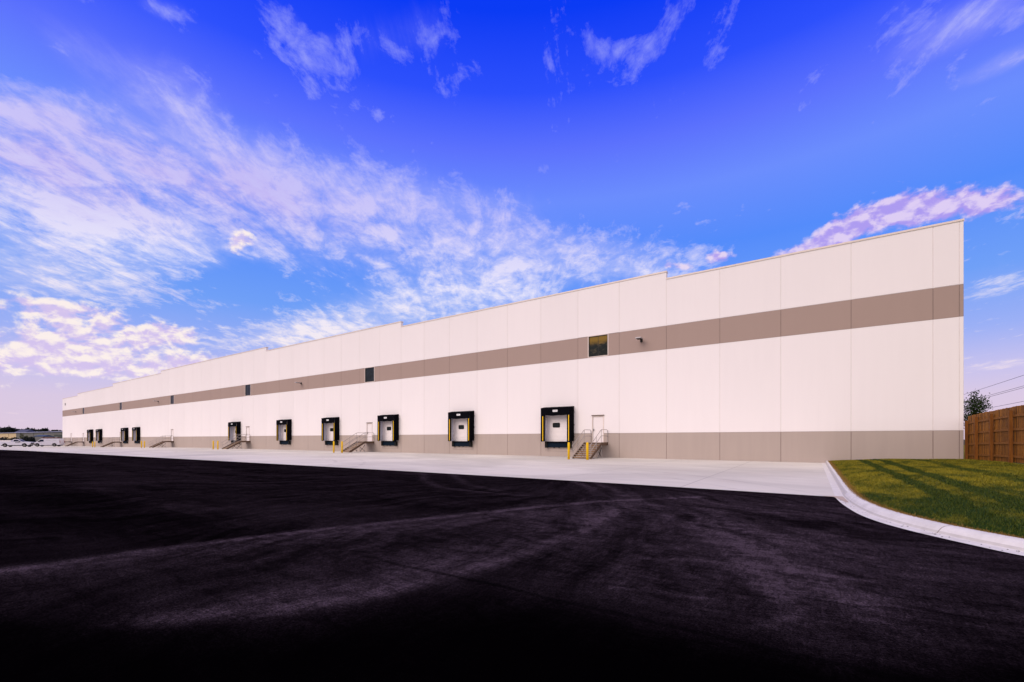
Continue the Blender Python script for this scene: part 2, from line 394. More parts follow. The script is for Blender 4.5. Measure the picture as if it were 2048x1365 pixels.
# the asphalt runs under the apron and on round the far end of the building
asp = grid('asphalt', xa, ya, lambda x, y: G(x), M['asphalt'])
def seg_d(P, a, b):
    a, b = np.array(a), np.array(b); ab = b-a; t = np.clip(((P-a)@ab)/(ab@ab), 0, 1)
    return np.linalg.norm(P-(a+t[:,None]*ab), axis=1), t
def poly_d(P, pts):
    return np.min([seg_d(P, a, b)[0] for a, b in zip(pts, pts[1:])], axis=0)
P = np.array([(v.co.x, v.co.y) for v in asp.data.vertices])
dust_vignette = np.full(len(P), 0.10)                                   # general film of dust
south = 1/(1+np.exp((P[:,1]+30.75)/0.10)); leftw = 1/(1+np.exp((P[:,0]+5.0)/0.9))
dust_vignette -= 0.05*south
near = np.hypot(P[:,0], P[:,1]+D)
def px(*q): return [at(a, b) for a, b in q]
tracks = [  # swept and driven tracks: (points on the asphalt, half width m, amount)
 (px((0,1142),(300,1101),(600,1064),(900,1033),(1060,1016),(1200,1003),(1400,994)), 0.12, 0.62),
 (px((0,1150),(300,1110),(620,1074),(900,1044),(1100,1022)), 0.34, 0.20),
 (px((300,1240),(560,1218),(700,1198),(850,1165),(960,1132),(1060,1100),(1160,1062),(1240,1020)), 0.13, 0.42),
 (px((500,1205),(700,1172),(900,1128),(1100,1062),(1260,1010)), 0.30, 0.20),
 (px((1150,1015),(1290,1090),(1380,1160),(1420,1225)), 0.09, 0.16),
 (px((1300,1010),(1440,1090),(1520,1160),(1600,1240)), 0.12, 0.30),
 (px((1400,1040),(1560,1120),(1700,1200),(1800,1265)), 0.16, 0.22),
 (px((1240,1172),(1400,1196),(1600,1230)), 0.06, 0.30),
 (px((1280,1117),(1400,1120),(1500,1130),(1750,1165)), 0.045, 0.40),
 (px((1400,1018),(1680,1032)), 0.07, 0.28),
 (px((845,946),(850,962),(880,975),(960,985),(1060,992)), 0.16, 0.20),
 (px((900,946),(935,970),(1010,984)), 0.14, 0.18),
 (px((1150,965),(1180,975),(1195,992)), 0.12, 0.30), (px((1185,962),(1222,978),(1250,992)), 0.12, 0.26),
 (px((1330,1000),(1420,1045),(1500,1110),(1560,1180)), 0.035, 0.34), (px((1350,998),(1450,1040),(1545,1105),(1620,1180)), 0.035, 0.30),
 (px((1260,1030),(1500,1062),(1760,1120)), 0.03, 0.22), (px((1200,1060),(1330,1075),(1480,1090)), 0.03, 0.22),
 (px((1480,1262),(1560,1240),(1640,1228)), 0.03, 0.35), (px((1700,1290),(1620,1235),(1570,1195)), 0.03, 0.30),
]
zz = -P[:,0]*SN + (P[:,1]+D)*CS; XX = P[:,0]*CS + (P[:,1]+D)*SN; ok = zz > 0.4; zs = np.where(ok, zz, 1)
PX, PY = np.where(ok, 1024+FPX*XX/zs, 1024), np.where(ok, 879+FPX*HC/zs, 4000)
yA = np.interp(PX, [0,300,600,900,1200,1400], [1146,1104,1067,1036,1003,985]); yB = np.interp(PX, [0,300,560,850,960,1160,1300], [1240,1245,1222,1170,1136,1064,1010])
def sg(v): return 1/(1+np.exp(-np.clip(v,-40,40)))
dust_vignette += 0.08*sg((PY-yA)/6)*sg((yB-PY)/7)*np.interp(PX,[0,500,1000],[0.35,0.8,1.0])     # traffic lane between the two sweeps
dust_vignette += 0.09*sg((PX-1180)/60)*sg((PY-1000)/12)*sg((1300-PY)/30)                         # dusty fan by the yard entrance
for pts, w, a in tracks:
    d = poly_d(P, pts); dust_vignette += a*np.exp(-(d/w)**2)
def blob(cx_, cy_, rx, ry, rot, a):
    c, s = math.cos(rot), math.sin(rot); dx, dy = P[:,0]-cx_, P[:,1]-cy_
    return a*np.exp(-(((dx*c+dy*s)/rx)**2 + ((-dx*s+dy*c)/ry)**2))
x_, y_ = at(1400, 1005); dust_vignette += blob(x_, y_, 3.2, 1.6, 0.1, 0.13)
x_, y_ = at(1300, 1045); dust_vignette += blob(x_, y_, 2.0, 2.6, 0.3, 0.10)
x_, y_ = at(1560, 1080); dust_vignette += blob(x_, y_, 1.2, 1.8, 0.3, 0.14)
x_, y_ = at(1450, 1150); dust_vignette += blob(x_, y_, 0.9, 0.8, 0.3, 0.12)
x_, y_ = at(1640, 1190); dust_vignette += blob(x_, y_, 0.55, 0.7, 0.6, 0.20)
x_, y_ = at(800, 1100); dust_vignette += blob(x_, y_, 1.5, 2.2, 0.3, 0.04)
# vignette darkening painted into the asphalt colour near the camera
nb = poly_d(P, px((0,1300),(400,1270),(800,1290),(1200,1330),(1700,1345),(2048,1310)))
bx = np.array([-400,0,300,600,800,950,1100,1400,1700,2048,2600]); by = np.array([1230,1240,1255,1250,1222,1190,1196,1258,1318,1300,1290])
near_vignette = sg((PY-np.interp(PX, bx, by))/22.0)
dust_vignette *= 1-0.95*near_vignette
dust_vignette = np.clip(dust_vignette, 0.004, 1)
a_ = asp.data.attributes.new('dust_vignette', 'FLOAT', 'POINT'); a_.data.foreach_set('value', dust_vignette)  # dust amount with the painted near-camera vignette multiplied in
tag(asp, kind='structure')

xs = sorted(set([-240,-200,-165,-150,-134,-120,-104,-98.4,-85,-70,-48.9,-35,-24.5,-17,-10,-4.7,-1.5,0.6]))
mb = MB()
for a, b in zip(xs, xs[1:]):
    q = lambda x, y: (x, y, G(x)+0.005)
    mb.face([q(a, edge(a)), q(b, edge(b)), q(b, -0.002), q(a, -0.002)], M['concrete'])
tag(mb.build('concrete_apron'), kind='structure')

# kerb: straight run from the wall, then gutter and rolled kerb sweeping off to the right
EL = [(0.49,-20.24),(0.53,-21.0),(0.60,-21.9),(0.76,-23.15),(0.98,-24.0),(1.27,-24.66),(1.57,-25.15),(1.9,-25.62),(2.26,-26.05),(3.0,-26.65),(4.5,-27.25),(8,-27.7),(20,-27.9),(45,-27.9)]
BL = [(0.91,-19.96),(0.94,-20.8),(1.0,-21.7),(1.2,-22.98),(1.44,-23.75),(1.73,-24.42),(2.07,-24.98),(2.42,-25.42),(2.85,-25.85),(3.5,-26.25),(4.8,-26.72),(8.1,-27.15),(20,-27.35),(45,-27.35)]
def catmull(pts, n):
    out = []; p = [Vector((*q, 0)) for q in pts]
    for i in range(len(p)-1):
        a, b, c, d = p[max(i-1,0)], p[i], p[i+1], p[min(i+2,len(p)-1)]
        for k in range(n):
            t = k/n; out.append(0.5*((2*b)+(c-a)*t+(2*a-5*b+4*c-d)*t*t+(3*b-a-3*c+d)*t**3))
    out.append(p[-1]); return [(q.x, q.y) for q in out]
EL2, BL2 = catmull(EL, 6), catmull(BL, 6)
fr = [(0,0.008),(0.40,0.010),(0.455,0.018),(0.50,0.055),(0.57,0.100),(0.66,0.128),(0.78,0.140),(1.0,0.134)]
rowsC = [[(e[0]+(b[0]-e[0])*t, e[1]+(b[1]-e[1])*t, h) for t, h in fr] for e, b in zip(EL2, BL2)]
st = [(0.50,0.007),(0.60,0.008),(0.685,0.009),(0.705,0.030),(0.725,0.10),(0.745,0.128),(0.765,0.137),(0.90,0.134)]
rowsS = [[(s, y, h) for s, h in st] for y in (-0.004, -3.05, -3.07, -6.1, -6.12, -9.15, -9.17, -12.2, -12.22, -15.3, -15.32, -18.0, -19.2)]
kb = MB(); rows = rowsS + rowsC
for r1, r2 in zip(rows, rows[1:]):
    straight = r1[0][1] > -19.5
    for i in range(len(fr)-1): kb.face([r1[i], r1[i+1], r2[i+1], r2[i]], M['kerb_grime_shade'] if (i == 2 or (straight and i in (2,3,4))) else M['kerb'])
    kb.face([r1[-1], (r1[-1][0],r1[-1][1],-0.03), (r2[-1][0],r2[-1][1],-0.03), r2[-1]], M['kerb'])
kerb = kb.build('kerb'); tag(kerb, kind='structure')
import bmesh
bm = bmesh.new(); bm.from_mesh(kerb.data); bmesh.ops.remove_doubles(bm, verts=bm.verts, dist=0.0005)
bm.to_mesh(kerb.data); bm.free()
# hairline contraction joints cut in the kerb
def kerb_joint(i):
    r = rowsC[i]; r2 = rowsC[i+1]; jb = MB()
    for k in range(len(r)-1):
        a, b = Vector(r[k]), Vector(r[k+1]); d = (Vector(r2[k])-a).normalized()*0.012
        up = Vector((0,0,0.002)); jb.face([a+up, b+up, b+up+d, a+up+d], M['caulk_dark'])
    return jb.build('kerb_joint', kerb)
for i in (33, 9, 60): kerb_joint(i)

gb = MB()
for i in range(70):
    k = rng.integers(4, 70); q = rng.uniform(0.08, 0.44); r_ = rowsC[k]; e, b = Vector(r_[0]), Vector(r_[-1]); p = e+(b-e)*q; a = rng.uniform(0, 6.28)
    w_ = rng.uniform(0.004, 0.011); l_ = w_*rng.uniform(1, 2.2)
    u = Vector((math.cos(a), math.sin(a), 0))*l_; v = Vector((-math.sin(a), math.cos(a), 0))*w_; up = Vector((0, 0, w_*0.9)); p.z = 0.010
    gb.face([p-u, p-v, p+up], M['grit']); gb.face([p-v, p+u, p+up], M['grit']); gb.face([p+u, p+v, p+up], M['grit']); gb.face([p+v, p-u, p+up], M['grit'])
tag(gb.build('grit'), 'dark bits of grit and leaf litter scattered in the gutter', 'grit', kind='stuff')
pb = MB()   # tan silt where the gutter meets the apron
pb.face([(0.20,-20.215,0.0135),(0.46,-20.275,0.0135),(0.60,-21.0,0.0135),(0.66,-21.35,0.0135),(0.78,-21.2,0.0145),(0.74,-20.5,0.0145),(0.70,-20.05,0.0125),(0.45,-20.02,0.012)], M['silt'])
tag(pb.build('silt'), 'tan silt washed into the gutter corner at the end of the apron', 'silt', kind='stuff')
BX = [(y, x) for x, y in ([(0.90, 0.0)] + BL[:])]
def backx(y):
    if y > -19.96: return 0.90
    for (x1, y1), (x2, y2) in zip(BL, BL[1:]):
        if y2 <= y <= y1: return x1 + (x2-x1)*(y-y1)/(y2-y1) if y1 != y2 else x1
    return 45
def bdist(x, y): return max(0.0, x-backx(y)) if y > -24 else max(0, min(x-backx(y), (y+26.3)*0.9+0.3 if x > 3.2 else x-backx(y)))
def lawn_h(x, y):
    d = max(0.0, x-backx(max(y,-27.3))); dy = max(0.0, y+27.35)
    d = min(d, dy*1.2+0.02)
    A = 0.27 + 0.13*min(1, max(0, -y/5.0))
    return 0.115 + A*(1-math.exp(-d/2.6)) + 0.012*math.sin(x*2.3+y*1.1)*min(1, d)
lv, lf = [], []; us = [0,0.03,0.08,0.15,0.25,0.4,0.6,0.8,1.0]
yl = [-0.0] + list(np.arange(-0.8,-24,-0.8)) + list(np.arange(-24,-27.3,-0.25))
for y in yl:
    x0 = backx(y)-0.02
    for u in us:
        x = x0 + u*((45-x0) if u > 0.6 else (8.0-x0)/0.6)
        if u <= 0.6: x = x0 + (max(9.0, x0+1)-x0)*u/0.6
        lv.append((x, y, lawn_h(x, y)))
nu = len(us)
for j in range(len(yl)-1):
    for i in range(nu-1): lf.append((j*nu+i, (j+1)*nu+i, (j+1)*nu+i+1, j*nu+i+1))
# beyond the building corner the grass carries on
k0 = len(lv); lv += [(6.99,-0.0,0.385),(45,-0.0,0.42),(45,80,0.42),(6.99,80,0.42)]; lf.append((k0,k0+1,k0+2,k0+3))
me = bpy.data.meshes.new('lawn'); me.from_pydata(lv, [], lf); me.materials.append(M['lawn']); me.update()
lawn = bpy.data.objects.new('lawn', me); C.objects.link(lawn); tag(lawn, kind='structure')
# grass blades
bv, bt = [], []
def blades(n, x0f, x1, ya_, yb_, hgt):
    y = rng.uniform(ya_, yb_, n); x = np.array([rng.uniform(x0f(v), x1) for v in y])
    return [(a, b, hgt*rng.uniform(0.6, 1.3)) for a, b in zip(x, y)]
bl = blades(42000, lambda y: backx(y)-0.03, 5.2, -26.6, -19, 0.045)
bl += [(backx(y)+rng.uniform(-0.06,0.05), y, 0.045*rng.uniform(.6,1.3)) for y in rng.uniform(-26.9,-0.2,15000)]
bl += blades(45000, lambda y: backx(y)-0.02, 6.9, -19, -8, 0.05)
bl += blades(26000, lambda y: 0.9, 6.9, -8, -0.05, 0.055)
V = np.empty((len(bl)*3, 3)); tone = np.empty(len(bl)*3)
for i, (x, y, h) in enumerate(bl):
    a = rng.uniform(0, 2*PI); w = 0.006 + 0.004*(y > -19) + 0.006*(y > -8)
    z = lawn_h(x, y)-0.005; lx, ly = rng.normal(0, 0.45*h, 2)
    V[3*i] = (x-w*math.cos(a), y-w*math.sin(a), z); V[3*i+1] = (x+w*math.cos(a), y+w*math.sin(a), z); V[3*i+2] = (x+lx, y+ly, z+h)
    tone[3*i:3*i+3] = rng.uniform(0, 1) if x-backx(y) > rng.uniform(0.02, 0.14) else 2.0
me = bpy.data.meshes.new('grass'); n = len(bl)
me.vertices.add(3*n); me.vertices.foreach_set('co', V.ravel()); me.loops.add(3*n); me.loops.foreach_set('vertex_index', np.arange(3*n))
me.polygons.add(n); me.polygons.foreach_set('loop_start', np.arange(0, 3*n, 3)); me.update(calc_edges=True)
me.attributes.new('tone', 'FLOAT', 'POINT').data.foreach_set('value', tone); me.materials.append(M['blade'])
gr = bpy.data.objects.new('grass', me); C.objects.link(gr)
tag(gr, 'short patchy turf with dry yellow areas inside the kerb', 'grass', kind='stuff')

# ------------------------------------------------------------------ warehouse
JK = [(0,5.72),(5,-12.87),(13,-42.15),(21,-71.8),(29,-101.85),(37,-132.25),(45,-163.05)]
def joint(i):
    for (a, u), (b, v) in zip(JK, JK[1:]):
        if a <= i <= b: return u + (v-u)*(i-a)/(b-a)
    return -163.05 - 3.85*(i-45)
NP = 51
J = [6.96, 6.80] + [joint(i) for i in range(NP)] + [-187.2]     # right to left
def mid_near(s):
    k = min(range(1, len(J)-1), key=lambda i: abs((J[i]+J[i+1])/2 - s)); return (J[k]+J[k+1])/2
TOPS = [(-9.15,7,13.75),(-38.4,-9.15,14.30),(-67.7,-38.4,14.87),(-109.3,-67.7,15.42),(-139.5,-109.3,14.95),(-170.4,-139.5,14.35),(-187.2,-170.4,13.75)]
TOPS = [(a if a == -187.2 else min(J, key=lambda j: abs(j-a)), b if b == 7 else min(J, key=lambda j: abs(j-b)), h) for a, b, h in TOPS]
def top_at(s):
    for a, b, h in TOPS:
        if a <= s <= b: return h
    return 13.75
docks = [-18.25,-29.29,-40.33,-51.45,-62.6,-77.53,-122.9,-130.5,-149.7,-157.4]
docks = [mid_near(s) if abs(mid_near(s)-s) < 0.9 else s for s in docks]
wins = [mid_near(s) for s in (-14.65,-44.04,-73.67,-103.7,-134.1,-164.9)]
doors = [w for w in wins] + [-177.3]
wh = empty('warehouse', (-90, 0, 0))
tag(wh, 'very long white concrete panel warehouse with taupe bands and black dock shelters', 'warehouse')
def W(o): o.location = o.location + Vector((90, 0, 0)) if o.parent is wh else o.location; return o
wb = MB(); Wm = [M['wall_base'], M['wall_white'], M['wall_band'], M['wall_white']]
GAP = 0.021; TH = 0.30
openings = []
for s in docks: openings.append((s-1.27, s+1.27, 1.25+0.7*G(s), 3.95+0.7*G(s)))
for s in wins: openings.append((s-0.91, s+0.91, 8.36, 10.17))
for s in doors: openings.append((s-0.50, s+0.50, 1.25+G(s), 3.42+G(s)))
def top_cap(s): return top_at(s)-0.10
for k in range(len(J)-1):
    b, a = J[k], J[k+1]; xa_, xb_ = a+GAP, b-GAP; tp = top_cap((a+b)/2)
    if k == 0: xb_ = b
    ops = [o for o in openings if o[0] < xb_ and o[1] > xa_]
    levels = [(-0.6, 2.0-0.008, 0), (2.0+0.008, 8.33-0.006, 1), (8.33+0.006, 10.13-0.012, 2), (10.13+0.012, tp, 3)]
    for z0, z1, li in levels:
        xs_ = sorted({xa_, xb_} | {min(max(v, xa_), xb_) for o in ops for v in o[:2]})
        zs_ = sorted({z0, z1} | {v for o in ops for v in o[2:] if z0 < v < z1})
        for x1, x2 in zip(xs_, xs_[1:]):
            for q1, q2 in zip(zs_, zs_[1:]):
                mx, mz = (x1+x2)/2, (q1+q2)/2
                if any(o[0] < mx < o[1] and o[2] < mz < o[3] for o in ops): continue
                wb.face([(x1,0,q1),(x2,0,q1),(x2,0,q2),(x1,0,q2)], Wm[li])
        # chamfers at the joint
        for x, s_ in ((xa_, -1), (xb_, 1)):
            wb.face([(x,0,z0),(x,0,z1),(x+s_*0.012,0.02,z1),(x+s_*0.012,0.02,z0)], Wm[li])
    # sealant strips behind the joints
    x = a
    for z0, z1, li in levels:
        wb.face([(x-GAP,0.012,z0),(x+GAP,0.012,z0),(x+GAP,0.012,z1),(x-GAP,0.012,z1)], M['caulk_dark'] if li in (0, 2) else M['caulk_light'])
    for z, d in ((2.0, 0.008), (8.33, 0.006), (10.13, 0.012)):
        if not any(o[0] < (a+b)/2 < o[1] and o[2] < z < o[3] for o in ops):
            wb.face([(a,0.014,z-d),(b,0.014,z-d),(b,0.014,z+d),(a,0.014,z+d)], M['caulk_light'])
for x0, x1, z0, z1 in openings:
    m_ = M['wall_white'] if z0 < 5 else M['wall_band']
    wb.face([(x0,0,z0),(x0,TH,z0),(x0,TH,z1),(x0,0,z1)], m_); wb.face([(x1,TH,z0),(x1,0,z0),(x1,0,z1),(x1,TH,z1)], m_)
    wb.face([(x0,0,z1),(x0,TH,z1),(x1,TH,z1),(x1,0,z1)], m_); wb.face([(x0,TH,z0),(x0,0,z0),(x1,0,z0),(x1,TH,z0)], m_)
# side walls, back wall
XL, XR, YB = -187.2, 6.96, 95.0
for x, sgn in ((XR, 1), (XL, -1)):
    y = 0.0
    while y < YB-0.1:
        y2 = min(YB, y+3.72)
        for z0, z1, li in ((-0.6,2.0,0),(2.0,8.33,1),(8.33,10.13,2),(10.13,13.65,3)):
            wb.face([(x,y+0.01,z0),(x,y2-0.01,z0),(x,y2-0.01,z1),(x,y+0.01,z1)], Wm[li])
        wb.face([(x-sgn*0.01,y2-0.02,-0.6),(x-sgn*0.01,y2+0.02,-0.6),(x-sgn*0.01,y2+0.02,13.65),(x-sgn*0.01,y2-0.02,13.65)], M['caulk_light'])
        y = y2
wb.face([(XL,YB,-0.6),(XR,YB,-0.6),(XR,YB,13.65),(XL,YB,13.65)], M['wall_white'])
# parapet back face and step returns
for a, b, h in TOPS:
    b2 = min(b, XR)
    wb.face([(a,TH,13.0),(b2,TH,13.0),(b2,TH,h-0.1),(a,TH,h-0.1)], M['wall_white'])
for (a, b, h), (a2, b2, h2) in zip(TOPS, TOPS[1:]):
    lo, hi = min(h, h2), max(h, h2)
    wb.face([(a,0,lo-0.1),(a,TH,lo-0.1),(a,TH,hi-0.1),(a,0,hi-0.1)], M['wall_white'])
W(wb.build('wall', wh))
rb = MB(); rb.box(XL+0.02, XR-0.02, TH+0.01, YB-0.02, 12.95, 13.2, M['roof']); W(rb.build('roof', wh))
for n_, (a, b, h) in enumerate(TOPS):
    cb = MB(); b2 = min(b, XR)
    al = a-(0.03 if n_+1 < len(TOPS) and TOPS[n_+1][2] < h else 0) ; br = b2+(0.03 if (n_ == 0 or TOPS[n_-1][2] < h) else 0)
    cb.box(al, br, -0.035, TH+0.035, h-0.11, h, M['coping'])
    cb.box(al+0.004, br-0.004, -0.020, TH+0.02, h-0.130, h-0.112, M['caulk_light'])
    W(cb.build('parapet_cap', wh))

def proto_window():
    f = MB()
    for x0, x1, z0, z1 in ((-0.91,-0.85,0,1.81),(0.85,0.91,0,1.81),(-0.85,0.85,1.75,1.81),(-0.85,0.85,0,0.05)):
        f.box(x0, x1, -0.012, 0.10, z0, z1, M['coping'])
    for x0, x1, z0, z1 in ((-0.85,-0.80,0.05,1.75),(0.80,0.85,0.05,1.75),(-0.80,0.80,1.70,1.75),(-0.80,0.80,0.05,0.09)):
        f.box(x0, x1, 0.03, 0.14, z0, z1, M['dark_metal'])
    fo = f.build('window', wh)
    g = MB(); g.box(-0.80, 0.80, 0.07, 0.09, 0.09, 1.70, M['glass']); g.box(-0.01, 0.01, 0.055, 0.069, 0.09, 1.70, M['dark_metal'])
    g.build('window_pane', fo); return fo
win = proto_window()
for i, s in enumerate(wins):
    o = win if i == 0 else copy_tree(win, wh); o.location = (s+90, 0, 8.36)
pane0 = win.children[0]; pane0.data = pane0.data.copy(); pane0.data.materials[0] = M['glass_gold']

def proto_door():
    f = MB()
    f.box(-0.46,0.46,0.02,0.07,0.0,2.12,M['door_white'])
    o = f.build('door', wh, bevel=0.004)
    g = MB()
    for x0,x1,z0,z1 in ((-0.52,-0.46,0,2.19),(0.46,0.52,0,2.19),(-0.46,0.46,2.125,2.19)): g.box(x0,x1,-0.03,0.09,z0,z1,M['coping'])
    g.box(-0.462,-0.448,-0.004,0.03,0.01,2.12,M['dark_metal'])
    g.build('door_frame', o)
    h = MB(); h.box(-0.40,-0.36,-0.03,0.02,0.92,1.12,M['chrome']); h.tube([(-0.38,-0.03,1.02),(-0.38,-0.07,1.02),(-0.25,-0.07,1.02)],0.012,M['chrome']); h.build('handle', o)
    r = MB(); r.prism([(0.0,2.27),(0.0,2.22),(-0.10,2.205),(-0.10,2.225)], 'x', -0.56, 0.56, M['rust_steel']); r.build('rain_hood', o)
    return o
dr = proto_door()
for i, s in enumerate(doors):
    o = dr if i == 0 else copy_tree(dr, wh); o.location = (s+90, 0, 1.25+G(s))

# dock: shelter (> curtains, guide strips, plate), sectional door (> window), leveler (> bumpers)
DP = 0.62
def proto_shelter():
    s = MB()
    # outer side fabric, slightly tapered, and sloping roof
    for sg in (-1, 1):
        s.prism([(0.0,0.14),(-DP+0.10,0.03),(-DP,0.10),(-DP,2.98),(0.0,3.10)], 'x', sg*1.47, sg*1.44, M['black'])
    s.prism([(0.0,3.10),(-DP-0.02,2.985),(-DP-0.02,2.955),(0.0,3.06)], 'x', -1.475, 1.475, M['black'])
    # light inner foam faces
    for sg in (-1, 1): s.box(min(sg*1.30,sg*1.34), max(sg*1.30,sg*1.34), -DP+0.07, -0.003, 0.06, 2.92, M['liner'])
    o = s.build('dock_shelter', wh)
    h = MB()  # head curtain hanging with a few folds
    n = 24; zt = 2.955
    for i in range(n):
        xa1, xb1 = -1.44+2.88*i/n, -1.44+2.88*(i+1)/n
        def pt(x, z):
            w = (zt-z)/0.75; return (x, -DP-0.012-0.05*w*abs(math.sin(x*3.3+z*2.0))-0.012*math.sin(x*11+z*7), z)
        def bot(x): return 2.30 + 0.10*max(0, abs(x)/1.44-0.2)**1.5*(1 if x < 0 else 0.6) + 0.015*math.sin(x*6)
        for j in range(5):
            t1, t2 = j/5, (j+1)/5
            za = [zt+(bot(x)-zt)*t for x, t in ((xa1,t1),(xb1,t1),(xb1,t2),(xa1,t2))]
            h.face([pt(xa1,za[0]),pt(xb1,za[1]),pt(xb1,za[2]),pt(xa1,za[3])], M['black'])
    h.build('head_curtain', o, smooth=True)
    for sg in (-1, 1):
        c = MB(); c.box(min(sg*1.10,sg*1.44), max(sg*1.10,sg*1.44), -DP, -DP+0.035, 0.06, 2.34, M['black'])
        c.box(min(sg*1.10,sg*1.16), max(sg*1.10,sg*1.16), -DP+0.035, -DP+0.10, 0.08, 2.36, M['black'])
        c.build('side_curtain', o)
        y_ = MB(); y_.box(sg*1.265-0.036, sg*1.265+0.036, -DP-0.012, -DP-0.001, 0.12, 2.28+0.04*(sg>0), M['yellow']); y_.build('guide_strip', o)
        for z in (0.45, 1.45, 2.55):
            k = MB(); k.box(min(sg*1.475,sg*1.52), max(sg*1.475,sg*1.52), -0.09, -0.002, z, z+0.07, M['dark_metal']); k.build('bracket', o)
    p = MB(); p.box(-0.235,0.235,-DP-0.085,-DP-0.075,2.62,2.79,M['plate'])
    for x in (-0.15,-0.09,0.0,0.06,0.12): p.box(x-0.010,x+0.010,-DP-0.088,-DP-0.0851,2.66,2.75,M['dark_metal'])
    p.build('number_plate', o)
    d = MB()
    for i in range(6):
        z0 = 0.0+i*0.45; d.box(-1.27,1.27,0.10,0.145,z0+0.006,min(z0+0.444,2.70),M['door_white'])
        d.box(-1.27,1.27,0.112,0.14,z0-0.006,z0+0.006,M['caulk_light'])
        for q in (0.15,0.30): d.box(-1.26,1.26,0.094,0.10,z0+q-0.004,z0+q+0.004,M['door_white'])
    do = d.build('dock_door', wh)
    def rr(w, h_, r, n=5):
        out = []
        for cx_, cz_, a0 in ((w-r,h_-r,0),(-w+r,h_-r,90),(-w+r,-h_+r,180),(w-r,-h_+r,270)):
            for i in range(n+1):
                a = math.radians(a0+90*i/n); out.append((cx_+r*math.cos(a), cz_+r*math.sin(a)))
        return out
    f = MB(); f.prism([(x-0.30, z+1.49) for x, z in rr(0.36,0.21,0.10)], 'y', 0.072, 0.10, M['rubber']); f.build('window_frame', do)
    f = MB(); f.prism([(x-0.30, z+1.49) for x, z in rr(0.30,0.15,0.06)], 'y', 0.066, 0.0715, M['glass']); f.build('window_pane', do)
    l = MB(); l.box(-1.02,1.02,-0.17,-0.002,-0.46,-0.046,M['navy']); l.box(-1.26,1.26,-0.26,0.09,-0.045,0.055,M['black'])
    for x in (-0.45,0.05): l.box(x-0.03,x+0.03,-0.12,-0.004,-0.52,-0.46,M['dark_metal'])
    lo = l.build('dock_leveler', wh)
    for sg in (-1, 1):
        b = MB(); b.box(min(sg*1.02,sg*1.26),max(sg*1.02,sg*1.26),-0.27,-0.002,-0.50,-0.046,M['rubber']); b.build('bumper', lo)
    w = MB()   # flush pit frame cast in the wall
    for x0,x1,z0,z1 in ((-1.33,1.33,-0.80,-0.785),(-1.33,-1.315,-0.785,-0.04),(1.315,1.33,-0.785,-0.04)): w.box(x0,x1,-0.006,-0.001,z0,z1,M['caulk_dark'])
    wo = w.build('pit_frame', wh)
    return [o, do, lo, wo]
pr = proto_shelter()
for i, s in enumerate(docks):
    for q in pr:
        o = q if i == 0 else copy_tree(q, wh); o.location = (s+90, 0, 1.25+0.7*G(s))

def proto_lamp():
    b = MB(); b.box(-0.09,0.09,-0.05,-0.002,-0.14,0.14,M['dark_metal']); b.bar((0,-0.04,0.0),(0,-0.25,0.03),0.08,0.10,M['dark_metal'])
    o = b.build('wall_lamp', wh)
    h = MB(); h.box(-0.22,0.22,-0.86,-0.22,0.03,0.11,M['lampm']); h.build('lamp_head', o, bevel=0.02)
    g = MB(); g.box(-0.18,0.18,-0.80,-0.28,0.018,0.029,M['dark_metal']); g.build('lens', o)
    return o
lp = proto_lamp()
for i, s in enumerate((-11.06,-58.6,-110.8,-172.3)):
    o = lp if i == 0 else copy_tree(lp, wh); o.location = (s+90, 0, 9.24)
vb = MB(); vb.box(-0.42,0.42,-0.05,-0.002,-0.3,0.3,M['dark_metal'])
for k in range(5): vb.box(-0.38,0.38,-0.075,-0.05,-0.26+k*0.11,-0.20+k*0.11,M['lampm'])
o = vb.build('wall_vent', wh); o.location = (-183.9+90, 0, 11.9)

